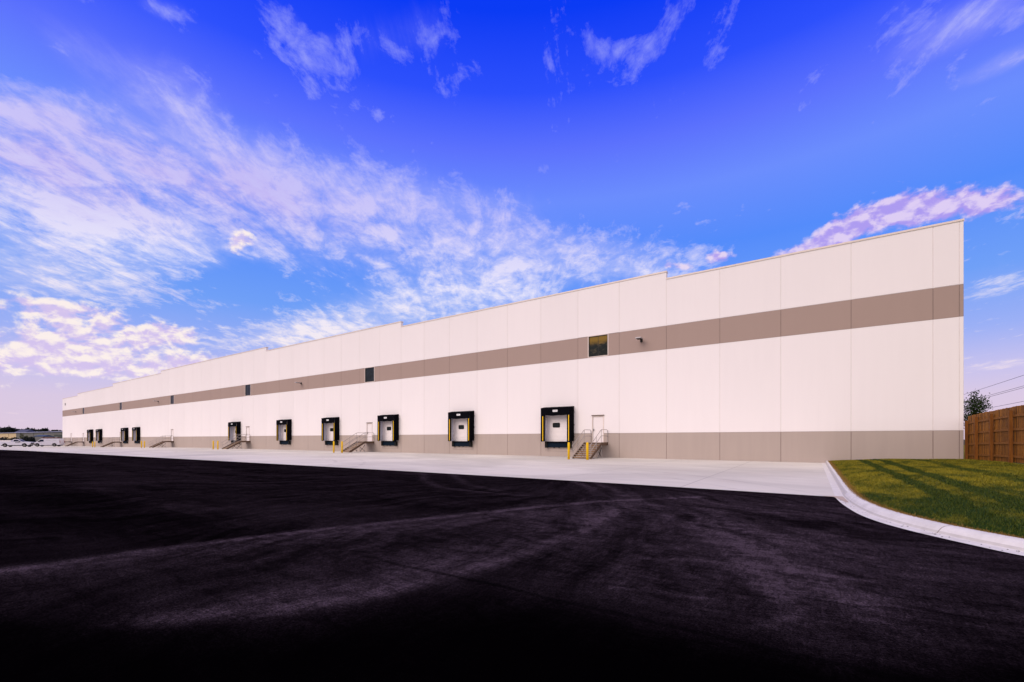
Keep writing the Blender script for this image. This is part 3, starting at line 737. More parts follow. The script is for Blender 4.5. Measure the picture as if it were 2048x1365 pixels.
# ------------------------------------------------------------------ steel stairs
SW = 0.76; LAND = 1.35; RUN = 2.05; FH = 1.25; NT = 7
def make_stair():
    r = empty('steel_stair')
    y1 = -LAND; y2 = -LAND-RUN
    l = MB(); l.box(-SW+0.03,SW-0.03,y1+0.02,-0.02,FH-0.055,FH-0.01,M['tread'])
    for x in (-SW, SW-0.05): l.box(x,x+0.05,y1,-0.01,FH-0.24,FH,M['rust_steel'])
    l.box(-SW+0.05,SW-0.05,-0.06,-0.012,FH-0.24,FH-0.06,M['rust_steel']); l.box(-SW+0.05,SW-0.05,y1,y1+0.05,FH-0.24,FH-0.06,M['rust_steel'])
    l.build('landing', r)
    for sg in (-1, 1):
        s = MB(); x0, x1 = (sg*SW, sg*(SW-0.05)); x0, x1 = min(x0,x1), max(x0,x1)
        s.prism([(y1,FH),(y1,FH-0.24),(y2+0.16,0.0),(y2-0.06,0.0),(y2-0.06,0.12)], 'x', x0, x1, M['rust_steel'])
        s.build('stringer', r)
    for i in range(NT):
        z = FH*(i+1)/(NT+1); y = y2 + RUN*(i)/(NT) ; t = MB()
        t.box(-SW+0.052,SW-0.052,y+0.0,y+0.27,z-0.035,z,M['rust_steel']); t.box(-SW+0.052,SW-0.052,y-0.012,y+0.03,z-0.045,z+0.005,M['tread']); t.box(-SW+0.052,SW-0.052,y+0.03,y+0.04,z-0.115,z-0.036,M['riser'])
        t.build('tread', r)
    for sg in (-1, 1):
        x = sg*(SW-0.025); h = MB(); rr = 0.024
        for dz in (1.02, 0.52):
            pts = [(x,y2+0.02,FH/(NT+1)+dz-0.10),(x,y1-0.10,FH+dz-0.06),(x,y1+0.08,FH+dz),(x,-0.16,FH+dz),(x,-0.08,FH+dz-0.06),(x,-0.06,FH+dz-0.2 if dz > 0.6 else FH+dz-0.1)]
            h.tube(pts, rr, M['galv'])
        # hook at the foot
        h.tube([(x,y2+0.02,FH/(NT+1)+0.92),(x,y2-0.13,FH/(NT+1)+0.86),(x,y2-0.14,FH/(NT+1)+0.44),(x,y2+0.02,FH/(NT+1)+0.42)], rr, M['galv'])
        for yy, zb, zt in ((y2+0.05,0.12,FH/(NT+1)+0.93),(y2+RUN*0.52,FH*0.5,FH*0.55+0.96),(y1,FH-0.05,FH+1.0),(-0.06,FH-0.2,FH+0.85)):
            h.tube([(x,yy,zb),(x,yy,zt)], 0.020, M['galv'])
        h.build('handrail', r)
    for sg in (-1, 1):
        x = sg*(SW-0.025)
        for yy, zt in ((y1+0.02,FH-0.2),(y1-0.62,FH-0.60)):
            q = MB(); q.tube([(x,yy,0.0),(x,yy,zt)], 0.030, M['galv'], 6); q.box(x-0.07,x+0.07,yy-0.07,yy+0.07,0.001,0.012,M['galv']); q.build('leg', r)
        q = MB(); q.bar((x-0.01,y1,0.12),(x-0.01,y1-0.60,FH-0.68),0.03,0.04,M['dark_metal']); q.bar((x+0.025,y1,FH-0.42),(x+0.025,y1-0.60,0.12),0.03,0.04,M['dark_metal'])
        q.build('cross_brace', r)
    return r
s0 = make_stair()
stair_lab = ['nearest and widest looking steel stair rising to the white door beside the largest dock shelter',
 'steel stair between the third and second nearest dock shelters, two yellow bollards at its foot',
 'steel stair whose rails cross in front of a black dock shelter, halfway along the wall',
 'lone steel stair below a window on the stretch of wall without dock shelters',
 'small distant steel stair between two pairs of black dock shelters',
 'far steel stair just right of the white van, left of the last dock shelters',
 'farthest steel stair, half hidden behind the tail of the white van']
for i, s in enumerate(doors):
    o = s0 if i == 0 else copy_tree(s0)
    o.location = (s+0.12, 0, G(s)+0.006)
    tag(o, stair_lab[i], 'stair', 'steel stairs along the warehouse wall')

def make_bollard():
    b = MB(); b.lathe([(0.088,0.0),(0.088,1.18),(0.082,1.22),(0.062,1.255),(0.03,1.275),(0.002,1.28)], M['yellow'], 20)
    return b.build('bollard', smooth=True)
b0 = make_bollard()
bs = [(-14.97,-4.8),(-13.47,-4.8),(-44.0,-4.8),(-42.5,-4.8),(-73.6,-4.9),(-72.1,-4.9),(-103.4,-4.9),(-101.85,-4.9),(-134.2,-4.9),(-132.5,-4.9),(-165.2,-4.9),(-163.4,-4.9)]
names = ['nearest steel stair', 'second nearest steel stair', 'stair that crosses a dock shelter', 'lone stair below the fourth window', 'stair between the two far pairs of dock shelters', 'far stair beside the white van']
for i, (x, y) in enumerate(bs):
    o = b0 if i == 0 else b0.copy()
    if i: C.objects.link(o)
    o.location = (x, y, G(x)+0.006)
    tag(o, ('left' if i % 2 == 0 else 'right')+' yellow bollard before the '+names[i//2], 'bollard', 'yellow bollards at the stairs')

# ------------------------------------------------------------------ wooden fence
fx = 7.08
posts_y = [0.0-0.13, -2.45, -4.9, -7.3, -9.75, -12.2]
posts_y = [-0.13,-1.85,-4.2,-6.68,-9.1,-11.55,-14.0]
fe = empty('wooden_fence', (fx, 0, 0.4)); tag(fe, 'tall brown cedar privacy fence running from the warehouse corner to the right', 'fence')
def fz(y): return lawn_h(7.0, y)
pk = MB(); y = 0.10
while y > -14.4:
    w = 0.139+random.uniform(-0.003,0.003); zt = fz(y)+2.42+random.uniform(-0.012,0.012)
    xo = random.uniform(-0.002, 0.002)
    pk.prism([(y,fz(y)+0.03-0.4),(y-w,fz(y)+0.03-0.4),(y-w,zt-0.045-0.4),(y-w+0.03,zt-0.4),(y-0.03,zt-0.4),(y,zt-0.045-0.4)], 'x', 0.072+xo, 0.090+xo, M['wood'])
    y -= w+0.009
pk.build('pickets', fe)
for k, dz in enumerate((0.28,0.86,1.44,2.02)):
    rb_ = MB()
    for a, b in zip(posts_y, posts_y[1:]):
        rb_.bar((0.05,a,fz(a)+dz-0.4),(0.05,b,fz(b)+dz-0.4),0.042,0.09,M['wood_rail'])
    rb_.build('rail', fe)
for y in posts_y:
    p_ = MB(); hh = 2.26 if y < -1 else 2.16
    p_.box(-0.085,0.028,y-0.070,y+0.070,fz(y)-0.4-0.05,fz(y)-0.4+hh,M['wood_post']); p_.build('post', fe, bevel=0.006)

# ------------------------------------------------------------------ trees
def tree(name, label, loc, H_, R_, zb, leaf, nleaf, ls, group=None, seed=1, cat='tree', conical=0.5, nb=16):
    r = np.random.default_rng(seed); t = empty(name, loc); tag(t, label, cat, group)
    tr = MB(); tr.tube([(0,0,-0.1),(0.03*H_*0.3,0,H_*0.3),(0.0,0.02*H_,H_*0.6),(0.01,0,H_*0.92)], 0.018*H_, M['bark'], 8, 0.004*H_)
    tips = []
    for i in range(nb):
        h0 = zb+(H_*0.85-zb)*(i/(nb-1))*0.95; a = i*2.4+r.uniform(-.4,.4); fr_ = (h0-zb*0.6)/(H_-zb*0.6)
        ln = R_*(1-conical*fr_)*math.sin(min(1,0.35+fr_*1.6)*PI/2)*r.uniform(0.6,1.05)*(1 if fr_ < 0.75 else (1.15-fr_)*2.2)
        e = (math.cos(a)*ln, math.sin(a)*ln, h0+ln*r.uniform(0.35,0.8)); m_ = (e[0]*0.5, e[1]*0.5, h0+(e[2]-h0)*0.35)
        tr.tube([(0,0,h0), m_, e], 0.006*H_, M['bark'], 5, 0.0015*H_); tips += [e, m_, ((e[0]+m_[0])/2,(e[1]+m_[1])/2,(e[2]+m_[2])/2)]
    tips.append((0,0,H_*0.97)); tips.append((0,0,H_*0.9))
    tr.build('trunk', t)
    tips = np.array(tips); cl = r.integers(0, len(tips), nleaf); spread = R_*0.20
    P_ = tips[cl] + r.normal(0, 1, (nleaf, 3))*spread*np.array([1,1,0.8])
    V = np.empty((nleaf*4, 3))
    for i, p in enumerate(P_):
        u = r.normal(0,1,3); u /= np.linalg.norm(u); v = np.cross(u, r.normal(0,1,3)); v /= np.linalg.norm(v); s_ = ls*r.uniform(0.6,1.4)
        V[4*i], V[4*i+1], V[4*i+2], V[4*i+3] = p-u*s_, p-v*s_*0.45, p+u*s_, p+v*s_*0.45
    me = bpy.data.meshes.new('crown'); me.from_pydata(V.tolist(), [], [(4*i,4*i+1,4*i+2,4*i+3) for i in range(nleaf)]); me.materials.append(leaf); me.update()
    c = bpy.data.objects.new('crown', me); C.objects.link(c); c.parent = t; return t
x_, y_ = atz(1949.5, 35.4)
tree('young_tree', 'slender young tree with thin dark leaves showing above the wooden fence', (x_, y_, 0.4), 4.85, 0.98, 1.7, M['leaf'], 4200, 0.066, seed=5, conical=0.55, nb=20)

def gz(xp, z): x, y = atz(xp, z); return (x, y, G(x)-0.03)
far_t = [(-12,335,9.0,5.0),(3,330,8.6,4.8),(14,322,9.0,3.8),(20,330,9.2,3.6),(26,325,8.6,3.4),(39,345,8.4,3.2),(56,322,8.9,2.6),(66,340,8.8,3.2),(73,345,8.2,3.2),(80,335,7.8,2.8),(87,325,8.4,2.6),(93,320,8.5,2.6),(106,325,7.2,2.8),(112,325,7.4,2.8),(119,325,7.2,2.6)]
tl = ['at the left edge of the photo, running out of frame','second from the left edge of the photo','just left of the tallest far crown','tallest dark crown left of the slate roof','sloping right side of the left clump of crowns','low crown left of the slate roof','standing behind the slate roof, topmost above it','just right of the slate roof ridge','behind the pale blue roof','right of the pale blue roof','left of the tall crown above the blue canopy','tall round crown above the blue canopy','leftmost of the low crowns near the warehouse end','middle of the low crowns near the warehouse end','crown nearest the warehouse end']
for i, (xp, z, h_, r_) in enumerate(far_t):
    tree('far_tree', 'far dark tree, '+tl[i], gz(xp, z), h_+0.9, r_, 1.2, M['leaf_far'], 3200, 0.5, 'far dark trees behind the metal building', seed=30+i, conical=0.15, nb=14)
for i, (xp, z, h_, r_, lb) in enumerate([(43,175,4.3,0.85,'taller thin olive tree in front of the grey metal building'),(54,178,3.4,0.8,'shorter thin olive tree beside the taller one in front of the metal building')]):
    tree('small_tree', lb, gz(xp, z), h_, r_, 1.0, M['leaf_olive'], 500, 0.14, 'young trees in front of the metal building', seed=60+i, nb=10)
def bush(xp, z, w, h_, label, seed):
    r = np.random.default_rng(seed); n = 1800; b = empty('bush', gz(xp, z)); tag(b, label, 'bush', 'dark bushes behind the parked vehicles')
    c = MB()
    for i in range(n):
        a = r.uniform(0,2*PI); rr = math.sqrt(r.uniform(0,1)); p = Vector((math.cos(a)*rr*w, math.sin(a)*rr*w*0.5, r.uniform(0.05,1)*h_*math.sqrt(max(0.05,1-rr**2*0.8))))
        u = Vector(r.normal(0,1,3)).normalized()*0.16; v = u.cross(Vector(r.normal(0,1,3))).normalized()*0.09
        c.face([p-u,p-v,p+u,p+v], M['leaf_far'])
    c.build('foliage', b); s_ = MB()
    for k in range(5): s_.tube([(0,0,0),((k-2)*0.3*w,0,h_*0.6)],0.03,M['bark'],5)
    s_.build('stem', b)
bush(51, 150, 2.2, 3.0, 'dark rounded bush behind the bonnet of the white truck', 1); bush(63, 152, 2.0, 2.9, 'dark rounded bush filling the gap between truck and van', 2)
bush(29, 150, 3.0, 2.7, 'low dark bush behind the cab of the white truck', 3); bush(8, 150, 3.4, 2.8, 'low dark bush behind the bed of the white truck', 4)

# ------------------------------------------------------------------ far buildings
def local(xa1, za1, xb1, zb1):
    a = Vector((*atz(xa1, za1), 0)); b = Vector((*atz(xb1, zb1), 0)); d = b-a
    return a, d.length, math.atan2(d.y, d.x)
a, ln, ang = local(-90, 330, 127, 217)
mbd = empty('metal_building', (a.x, a.y, -0.42), ang); tag(mbd, 'long low metal building with ribbed grey cladding, its cream part painted as sunlit, beyond the vehicles', 'building')
w_ = MB(); q = 0.0; cream_end = ln*0.66
while q < ln-0.01:
    q2 = min(q+0.9, ln); m_ = M['sunlit_tan_wall'] if q < cream_end else M['metal_wall']
    w_.box(q, q2-0.09, 0, 0.3, 0, 5.55, m_); w_.box(q2-0.09, q2, 0.05, 0.3, 0, 5.55, m_); q = q2
w_.box(0, ln, 0.301, 28, 0, 5.5, M['metal_wall']); w_.build('wall', mbd)
w_ = MB(); w_.prism([(-0.5,5.55),(-0.5,5.85),(14,6.05),(28.5,5.85),(28.5,5.55)], 'x', -0.3, ln+0.3, M['pale_blue']); w_.build('roof', mbd)
w_ = MB()
for q in (ln*0.60, ln*0.70, ln*0.80, ln*0.87):
    w_.box(q, q+0.10, -0.09, -0.002, 0, 5.5, M['dark_metal'])
w_.build('downspout', mbd)
for q in (ln*0.45, ln*0.53, ln*0.61):
    w_ = MB(); w_.box(q, q+3.2, -0.04, -0.002, 0, 3.4, M['sunlit_tan_wall']); w_.build('roller_door', mbd)
def house(xp, z, w, d, h_, rh, label, mroof, rot, name='house'):
    x, y = atz(xp, z); o = empty(name, (x, y, -0.4), rot); tag(o, label, 'house')
    m = MB(); m.box(-w/2,w/2,-d/2,d/2,0,h_,M['container']); m.build('wall', o)
    m = MB(); m.prism([(-d/2-0.4,h_),(0,h_+rh),(d/2+0.4,h_)], 'x', -w/2-0.4, w/2-1.0, mroof); m.build('roof', o)
    m = MB(); m.box(w*0.28,w*0.28+0.5,-0.6,0,h_+rh*0.4,h_+rh+0.7,M['container']); m.build('chimney', o)
ang0 = math.atan2(600, 885)
house(54, 300, 6.6, 10, 6.2, 2.3, 'far house with a slate grey pitched roof above the metal building', M['slate'], ang0+0.15)
house(70, 290, 5.0, 8, 5.4, 1.1, 'lower far roof of pale blue metal right of the slate roof', M['pale_blue'], ang0)
x, y = atz(88, 200); cn = empty('canopy_shelter', (x, y, -0.42), ang0); tag(cn, 'small open shelter with a dark blue roof behind the white van', 'shelter')
m = MB(); m.prism([(-2.2,3.05),(-2.2,3.3),(0,3.8),(2.2,3.3),(2.2,3.05)], 'x', -2.4, 2.2, M['blue_roof']); m.build('roof', cn)
for sx in (-2.2, 2.0):
    for sy in (-2, 2): m = MB(); m.box(sx,sx+0.12,sy,sy+0.12,0,3.05,M['dark_metal']); m.build('post', cn)
x, y = atz(122.5, 190); ct = empty('storage_container', (x, y, -0.42), ang0); tag(ct, 'grey green storage container beside the far end of the warehouse', 'container')
m = MB(); m.box(-1.9,1.9,-1.2,1.2,0.1,3.75,M['container'])
for k in range(12): m.box(-1.8+k*0.31,-1.68+k*0.31,-1.235,-1.201,0.2,3.6,M['container'])
m.build('body', ct); m = MB(); m.box(-1.3,-0.4,-1.27,-1.24,2.2,2.9,M['lampm']); m.build('panel', ct); m = MB(); m.box(-1.95,1.95,-1.26,1.26,3.752,3.84,M['dark_metal']); m.build('roof', ct)
x, y = atz(121, 140); dm = empty('dumpster', (x, y, -0.42), ang0); tag(dm, 'dark open topped waste dumpster beyond the far warehouse corner, behind the van', 'dumpster')
m = MB(); m.prism([(-1.0,0.15),(1.0,0.15),(1.25,2.3),(-1.25,2.3)], 'y', -0.9, 0.9, M['dark_metal'])
m.build('body', dm); m = MB(); m.box(-1.32,1.32,-0.98,-0.9,2.2,2.36,M['container']); m.box(-1.32,1.32,0.9,0.98,2.2,2.36,M['container']); m.build('rim', dm)
for k in (-0.7,0.7): m = MB(); m.tube([(k,-0.7,0.08),(k,-0.6,0.08)],0.08,M['rubber']); m.build('wheel', dm)
x, y = atz(110, 160); tr_ = empty('flatbed_trailer', (x, y, 0.05), ang0); tag(tr_, 'low maroon flatbed trailer seen above the white van roof', 'trailer')
m = MB(); m.box(-3.6,3.0,-1.1,1.1,1.0,1.25,M['maroon'])
for k in range(12): m.box(-3.6+k*0.59,-3.52+k*0.59,-1.15,-1.101,1.25,2.05,M['maroon'])
m.box(-3.6,3.0,-1.18,-1.151,1.90,2.1,M['maroon']); m.build('bed', tr_)
for k in (-1.6,-0.6,1.9):
    m = MB(); m.tube([(k,-1.1,0.22),(k,-0.85,0.22)],0.68,M['rubber'],16); m.build('wheel', tr_)

# ------------------------------------------------------------------ vehicles
def wheel(o, x, y, r=0.38, w=0.24):
    t = MB(); s = 1 if y > 0 else -1
    t.lathe([(r*0.6,-w/2),(r*0.93,-w/2),(r,-w/2+0.04),(r,w/2-0.04),(r*0.93,w/2),(r*0.6,w/2)], M['rubber'], 24, (0,0,0), 'y')
    wo = t.build('wheel', o, smooth=False, loc=(x, y, r))
    h = MB(); h.lathe([(r*0.56,-w/2-0.004),(r*0.50,-w/2+0.01),(r*0.2,-w/2-0.012),(0.01,-w/2-0.012)] if s < 0 else [(0.01,w/2+0.012),(r*0.2,w/2+0.012),(r*0.50,w/2-0.01),(r*0.56,w/2+0.004)], M['chrome'], 18, (0,0,0), 'y')
    h.build('rim', wo); return wo
def arch(cx_, r, z0, n=8):
    return [(cx_+r*math.cos(PI-PI*i/n), z0+r*math.sin(PI-PI*i/n)) for i in range(n+1)]
def make_pickup(loc, rz):
    o = empty('pickup_truck', loc, rz); tag(o, 'white pickup truck with dark door lettering and a utility bed, parked facing right', 'pickup truck')
    # profile in (x, z); front towards +x
    fa, ra = 1.83, -1.75
    low = [(-2.85,0.55)] + arch(ra,0.50,0.42) + [(-1.1,0.45),(1.2,0.45)] + arch(fa,0.50,0.42) + [(2.75,0.5)]
    b = MB()
    prof = low + [(2.86,0.75),(2.82,1.10),(2.62,1.17),(1.35,1.25),(1.25,1.28),(-0.42,1.30),(-0.42,1.28),(-2.86,1.30)]
    b.prism(prof, 'y', -0.95, 0.95, M['car_white']); b.build('body', o, bevel=0.03)
    c = MB(); c.prism([(1.28,1.27),(0.55,1.83),(0.40,1.87),(-0.28,1.87),(-0.38,1.80),(-0.42,1.27)], 'y', -0.80, 0.80, M['car_white']); c.build('cab', o, bevel=0.05)
    for sg in (-1, 1):
        g = MB(); g.prism([(1.02,1.31),(0.50,1.74),(-0.20,1.74),(-0.24,1.31)], 'y', sg*0.801, sg*0.812, M['car_glass']); g.build('side_window', o)
        g = MB(); g.box(0.15,0.95,sg*0.951,sg*0.956,0.98,1.10,M['navy_dark']); g.build('door_lettering', o)
        g = MB(); g.box(0.95,1.12,sg*0.96,sg*1.12,1.20,1.38,M['rubber']); g.build('mirror', o)
        g = MB(); g.box(-2.872,-2.85,sg*0.93,sg*0.78,0.85,1.15,M['red']); g.build('tail_light', o)
        g = MB(); g.box(2.80,2.875,sg*0.90,sg*0.60,0.86,1.06,M['plate']); g.build('headlight', o)
        g = MB(); g.box(-2.8,-0.55,sg*0.93,sg*0.60,1.302,1.62,M['car_white']); g.box(-2.7,-0.65,sg*0.94,sg*0.931,1.34,1.58,M['door_white']); g.build('tool_box', o)
    g = MB(); g.prism([(1.25,1.30),(1.262,1.31),(0.60,1.82),(0.59,1.81)], 'y', -0.7, 0.7, M['car_glass']); g.build('windshield', o)
    g = MB(); g.box(2.86,3.0,-0.93,0.93,0.45,0.70,M['chrome']); g.build('front_bumper', o)
    g = MB(); g.box(-3.02,-2.862,-0.93,0.93,0.48,0.68,M['chrome']); g.build('rear_bumper', o)
    g = MB(); g.box(2.862,2.885,-0.58,0.58,0.78,1.06,M['dark_metal']); g.build('grille', o)
    g = MB(); g.box(-2.6,2.6,-0.68,0.68,0.26,0.98,M['rubber']); g.build('underbody', o)
    for x in (fa, ra):
        for y in (-0.82, 0.82): wheel(o, x, y, 0.40, 0.26)
def make_van(loc, rz):
    o = empty('cargo_van', loc, rz); tag(o, 'white cargo van with a roof rack, parked facing left by the warehouse end', 'van')
    fa, ra = 1.75, -1.65
    low = [(-2.75,0.42)] + arch(ra,0.48,0.40) + [(-1.0,0.36),(1.1,0.36)] + arch(fa,0.48,0.40) + [(2.62,0.42)]
    prof = low + [(2.75,0.62),(2.70,1.02),(1.95,1.20),(1.10,1.93),(0.85,2.02),(-2.45,2.04),(-2.62,1.95),(-2.78,0.95)]
    b = MB(); b.prism(prof, 'y', -0.99, 0.99, M['car_white']); b.build('body', o, bevel=0.06)
    for sg in (-1, 1):
        g = MB(); g.prism([(1.72,1.26),(1.08,1.80),(0.45,1.80),(0.45,1.26)], 'y', sg*0.992, sg*1.002, M['car_glass']); g.build('side_window', o)
        g = MB(); g.box(0.30,0.315,sg*0.992,sg*0.997,0.5,1.9,M['caulk_light']); g.box(-1.2,-1.185,sg*0.992,sg*0.997,0.5,1.9,M['caulk_light'])
        for k, (x0, x1) in enumerate(((-2.1,-1.4),(-0.9,0.1))): g.box(x0,x1,sg*0.992,sg*0.997,1.58,1.68,M['lampm'])
        g.build('side_lettering', o)
        g = MB(); g.box(1.25,1.42,sg*1.0,sg*1.18,1.18,1.42,M['rubber']); g.build('mirror', o)
        g = MB(); g.box(2.62,2.765,sg*0.97,sg*0.66,0.80,0.99,M['plate']); g.build('headlight', o)
        g = MB(); g.box(-2.80,-2.74,sg*0.97,sg*0.86,0.9,1.5,M['red']); g.build('tail_light', o)
    g = MB(); g.prism([(1.96,1.21),(1.975,1.225),(1.13,1.95),(1.115,1.935)], 'y', -0.86, 0.86, M['car_glass']); g.build('windshield', o)
    g = MB(); g.box(2.755,2.775,-0.62,0.62,0.74,0.98,M['dark_metal']); g.build('grille', o)
    g = MB(); g.box(2.70,2.86,-0.97,0.97,0.40,0.62,M['dark_metal']); g.build('front_bumper', o)
    g = MB()
    for y in (-0.7,0.7): g.tube([(-2.3,y,2.18),(0.7,y,2.18)],0.025,M['maroon'],6)
    for x in (-2.2,-1.2,-0.2,0.6): g.tube([(x,-0.7,2.18),(x,0.7,2.18)],0.025,M['maroon'],6); g.tube([(x,-0.7,2.0),(x,-0.7,2.18)],0.025,M['maroon'],6); g.tube([(x,0.7,2.0),(x,0.7,2.18)],0.025,M['maroon'],6)
    g.build('roof_rack', o)
    g = MB(); g.box(-2.5,2.4,-0.72,0.72,0.22,0.95,M['rubber']); g.build('underbody', o)
    for x in (fa, ra):
        for y in (-0.86, 0.86): wheel(o, x, y, 0.37, 0.24)
x, y = atz(34.5, 107.0); make_pickup((x, y, G(x)+0.006), math.radians(53))
x, y = atz(97, 114.0); make_van((x, y, G(x)+0.006), math.radians(53+180))

# ------------------------------------------------------------------ overhead wires behind the fence
def wire(x0, h0, h1, h2, y0, y1, r, label):
    pts = []
    for i in range(25):
        t = i/24; y = y0+(y1-y0)*t; a = 2*(t-0.5)*(t-1)*h0 - 4*t*(t-1)*h1 + 2*t*(t-0.5)*h2
        pts.append((x0, y, a))
    m = MB(); m.tube(pts, r, M['wire'], 5); o = m.build('power_line'); tag(o, label, 'power line', 'power lines beyond the fence')
wire(30.0, 14.6, 12.3, 12.6, -25, 215, 0.034, 'highest overhead wire crossing the sky above the fence')
wire(30.0, 12.3, 10.5, 10.6, -25, 215, 0.034, 'upper of the close pair of overhead wires above the fence')
wire(30.2, 12.0, 10.25, 10.1, -25, 215, 0.034, 'lower of the close pair of overhead wires above the fence')
wire(30.0, 8.9, 7.9, 7.6, -25, 215, 0.034, 'lowest overhead wire, just above the fence top')

# ------------------------------------------------------------------ sun and sky
SUN_AZ, SUN_EL = math.radians(203), math.radians(36)      # compass style: clockwise from +y
sd = Vector((math.sin(SUN_AZ)*math.cos(SUN_EL), math.cos(SUN_AZ)*math.cos(SUN_EL), math.sin(SUN_EL)))
sun = bpy.data.lights.new('sun', 'SUN'); sun.energy = 1.95; sun.angle = math.radians(45); sun.color = (1.0, 0.84, 0.74)
so = bpy.data.objects.new('sun', sun); C.objects.link(so); so.rotation_euler = (-sd).to_track_quat('-Z', 'Y').to_euler(); so.location = sd*100

w = bpy.data.worlds.new('World'); bpy.context.scene.world = w; w.use_nodes = True; t = w.node_tree
bg = t.nodes['Background']
tc = N(t, 'ShaderNodeTexCoord'); dirv = tc.outputs['Generated']
sep = N(t, 'ShaderNodeSeparateXYZ'); L(t, dirv, sep.inputs[0]); dx, dy, dz = sep.outputs
az = math_(t, 'MULTIPLY', math_(t, 'ARCTAN2', dx, dy), 57.29578)
el = math_(t, 'MULTIPLY', math_(t, 'ARCSINE', dz), 57.29578)
sky = N(t, 'ShaderNodeTexSky', sky_type='NISHITA'); sky.sun_disc = False; sky.sun_elevation = SUN_EL; sky.sun_rotation = SUN_AZ
# base gradient, by elevation
def lin(c): return tuple(((v/255+0.055)/1.055)**2.4 if v/255 > 0.04045 else v/255/12.92 for v in c)
ramp = N(t, 'ShaderNodeValToRGB'); L(t, mapr(t, el, 0, 60, 0, 1, False), ramp.inputs[0])
stops = [(0,(224,203,222)),(4,(218,201,228)),(6.5,(200,194,238)),(10,(156,176,246)),(15,(112,160,248)),(22,(84,140,252)),(28,(108,142,255)),(33,(92,114,255)),(38,(44,80,254)),(44,(6,58,246)),(60,(2,50,236))]
cr = ramp.color_ramp
for i, (e, c) in enumerate(stops):
    el_ = cr.elements[i] if i < 2 else cr.elements.new(e/60)
    el_.position = e/60; el_.color = (*lin(c), 1)
base = mixc(t, 0.02, ramp.outputs[0], mixc(t, 1.0, sky.outputs[0], (0.10, 0.10, 0.10), 'MULTIPLY'))
cP = N(t, 'ShaderNodeCombineXYZ'); L(t, az, cP.inputs[0]); L(t, el, cP.inputs[1]); cP.inputs[2].default_value = 1.0
def dotp(v):
    n = N(t, 'ShaderNodeVectorMath', operation='DOT_PRODUCT'); L(t, cP.outputs[0], n.inputs[0]); n.inputs[1].default_value = v
    return n.outputs['Value']
def blobs(lst):
    out = None
    for (xp, yp, rx, ry, rot, amp) in lst:
        a0, e0 = pdir(xp, yp); ax, ex = pdir(xp+20, yp), pdir(xp, yp-20)
        ka = abs(ax[0]-a0)/20; sy = abs(ex[1]-e0)/20; sh = (ax[1]-e0)/(ax[0]-a0)
        c, q = math.cos(math.radians(rot)), math.sin(math.radians(rot))
        Xv = np.array([1/ka, 0, -a0/ka]); Yv = np.array([-sh/sy, 1/sy, (sh*a0-e0)/sy])
        U = dotp(tuple((Xv*c+Yv*q)/rx)); V = dotp(tuple((Yv*c-Xv*q)/ry))
        r2 = math_(t, 'MULTIPLY_ADD', U, U, math_(t, 'MULTIPLY', V, V))
        g = math_(t, 'POWER', 0.36788, r2)
        out = math_(t, 'MULTIPLY_ADD', g, amp, 0.0 if out is None else out)
    return out
# cloud-sheet coordinates, streaks run with the high wind
den = math_(t, 'ADD', math_(t, 'MAXIMUM', dz, 0.0), 0.13)
ux = math_(t, 'DIVIDE', dx, den); uy = math_(t, 'DIVIDE', dy, den)
A = math.radians(124-2)    # wind direction
al = math_(t, 'ADD', math_(t, 'MULTIPLY', ux, math.cos(A)), math_(t, 'MULTIPLY', uy, math.sin(A)))
ac = math_(t, 'SUBTRACT', math_(t, 'MULTIPLY', uy, math.cos(A)), math_(t, 'MULTIPLY', ux, math.sin(A)))
def cvec(sa, sc, z):
    c = N(t, 'ShaderNodeCombineXYZ'); L(t, math_(t, 'MULTIPLY', al, sa), c.inputs[0]); L(t, math_(t, 'MULTIPLY', ac, sc), c.inputs[1]); c.inputs[2].default_value = z
    return c.outputs[0]
n_str = noise(t, cvec(1.0, 2.1, 3.1), 1.9, 10, 0.68, 0.9)
n_puf = noise(t, cvec(2.0, 2.4, 7.7), 4.6, 8, 0.66, 0.3)
cir = blobs([
 (110,420,300,150,-12,0.50),(40,280,180,80,-10,0.34),(380,440,260,110,-15,0.16),(560,500,200,60,-10,0.14),(420,330,200,90,-25,0.40),(640,400,220,80,-22,0.36),(850,410,190,70,-12,0.34),(960,520,260,80,-4,0.38),
 (1220,520,180,42,-4,0.40),(860,610,190,45,5,0.44),(620,670,160,38,6,0.50),(120,560,200,40,-8,0.28),(300,480,150,60,-15,0.22),
 (335,175,100,75,-30,0.36),(150,90,140,50,-35,0.28),(60,220,130,40,-10,0.28),(770,75,120,70,15,0.20),(645,85,30,18,0,0.22),(565,40,50,30,-40,0.26),(325,18,70,24,-20,0.32),
 (870,40,60,90,-10,0.12),(1205,105,50,80,30,0.15),(1345,45,100,24,58,0.21),(1920,50,180,46,28,0.50),(2000,130,120,24,25,0.42),(1800,20,60,40,50,0.16),
 (1990,560,130,90,8,0.20),(2000,732,110,8,6,0.34),(1000,430,120,60,20,0.12),(1500,330,420,110,-8,-0.10),(470,570,110,34,0,-0.12),(1330,560,70,20,-5,0.2)])
m1 = math_(t, 'ADD', math_(t, 'MULTIPLY', n_str, 0.66), math_(t, 'MULTIPLY', n_puf, 0.62))
dens = mapr(t, math_(t, 'MULTIPLY_ADD', math_(t, 'SUBTRACT', m1, 0.64), 2.1, cir), 0.19, 0.70, 0.0, 0.95, False)
veil = math_(t, 'MULTIPLY', mapr(t, math_(t, 'ADD', math_(t, 'MULTIPLY', n_str, 0.5), cir), 0.36, 0.80, 0.0, 0.62), mapr(t, n_puf, 0.30, 0.66, 0.35, 1.0))
dens = math_(t, 'MAXIMUM', dens, veil)
ccol = N(t, 'ShaderNodeValToRGB'); L(t, mapr(t, el, 0, 50, 0, 1, False), ccol.inputs[0])
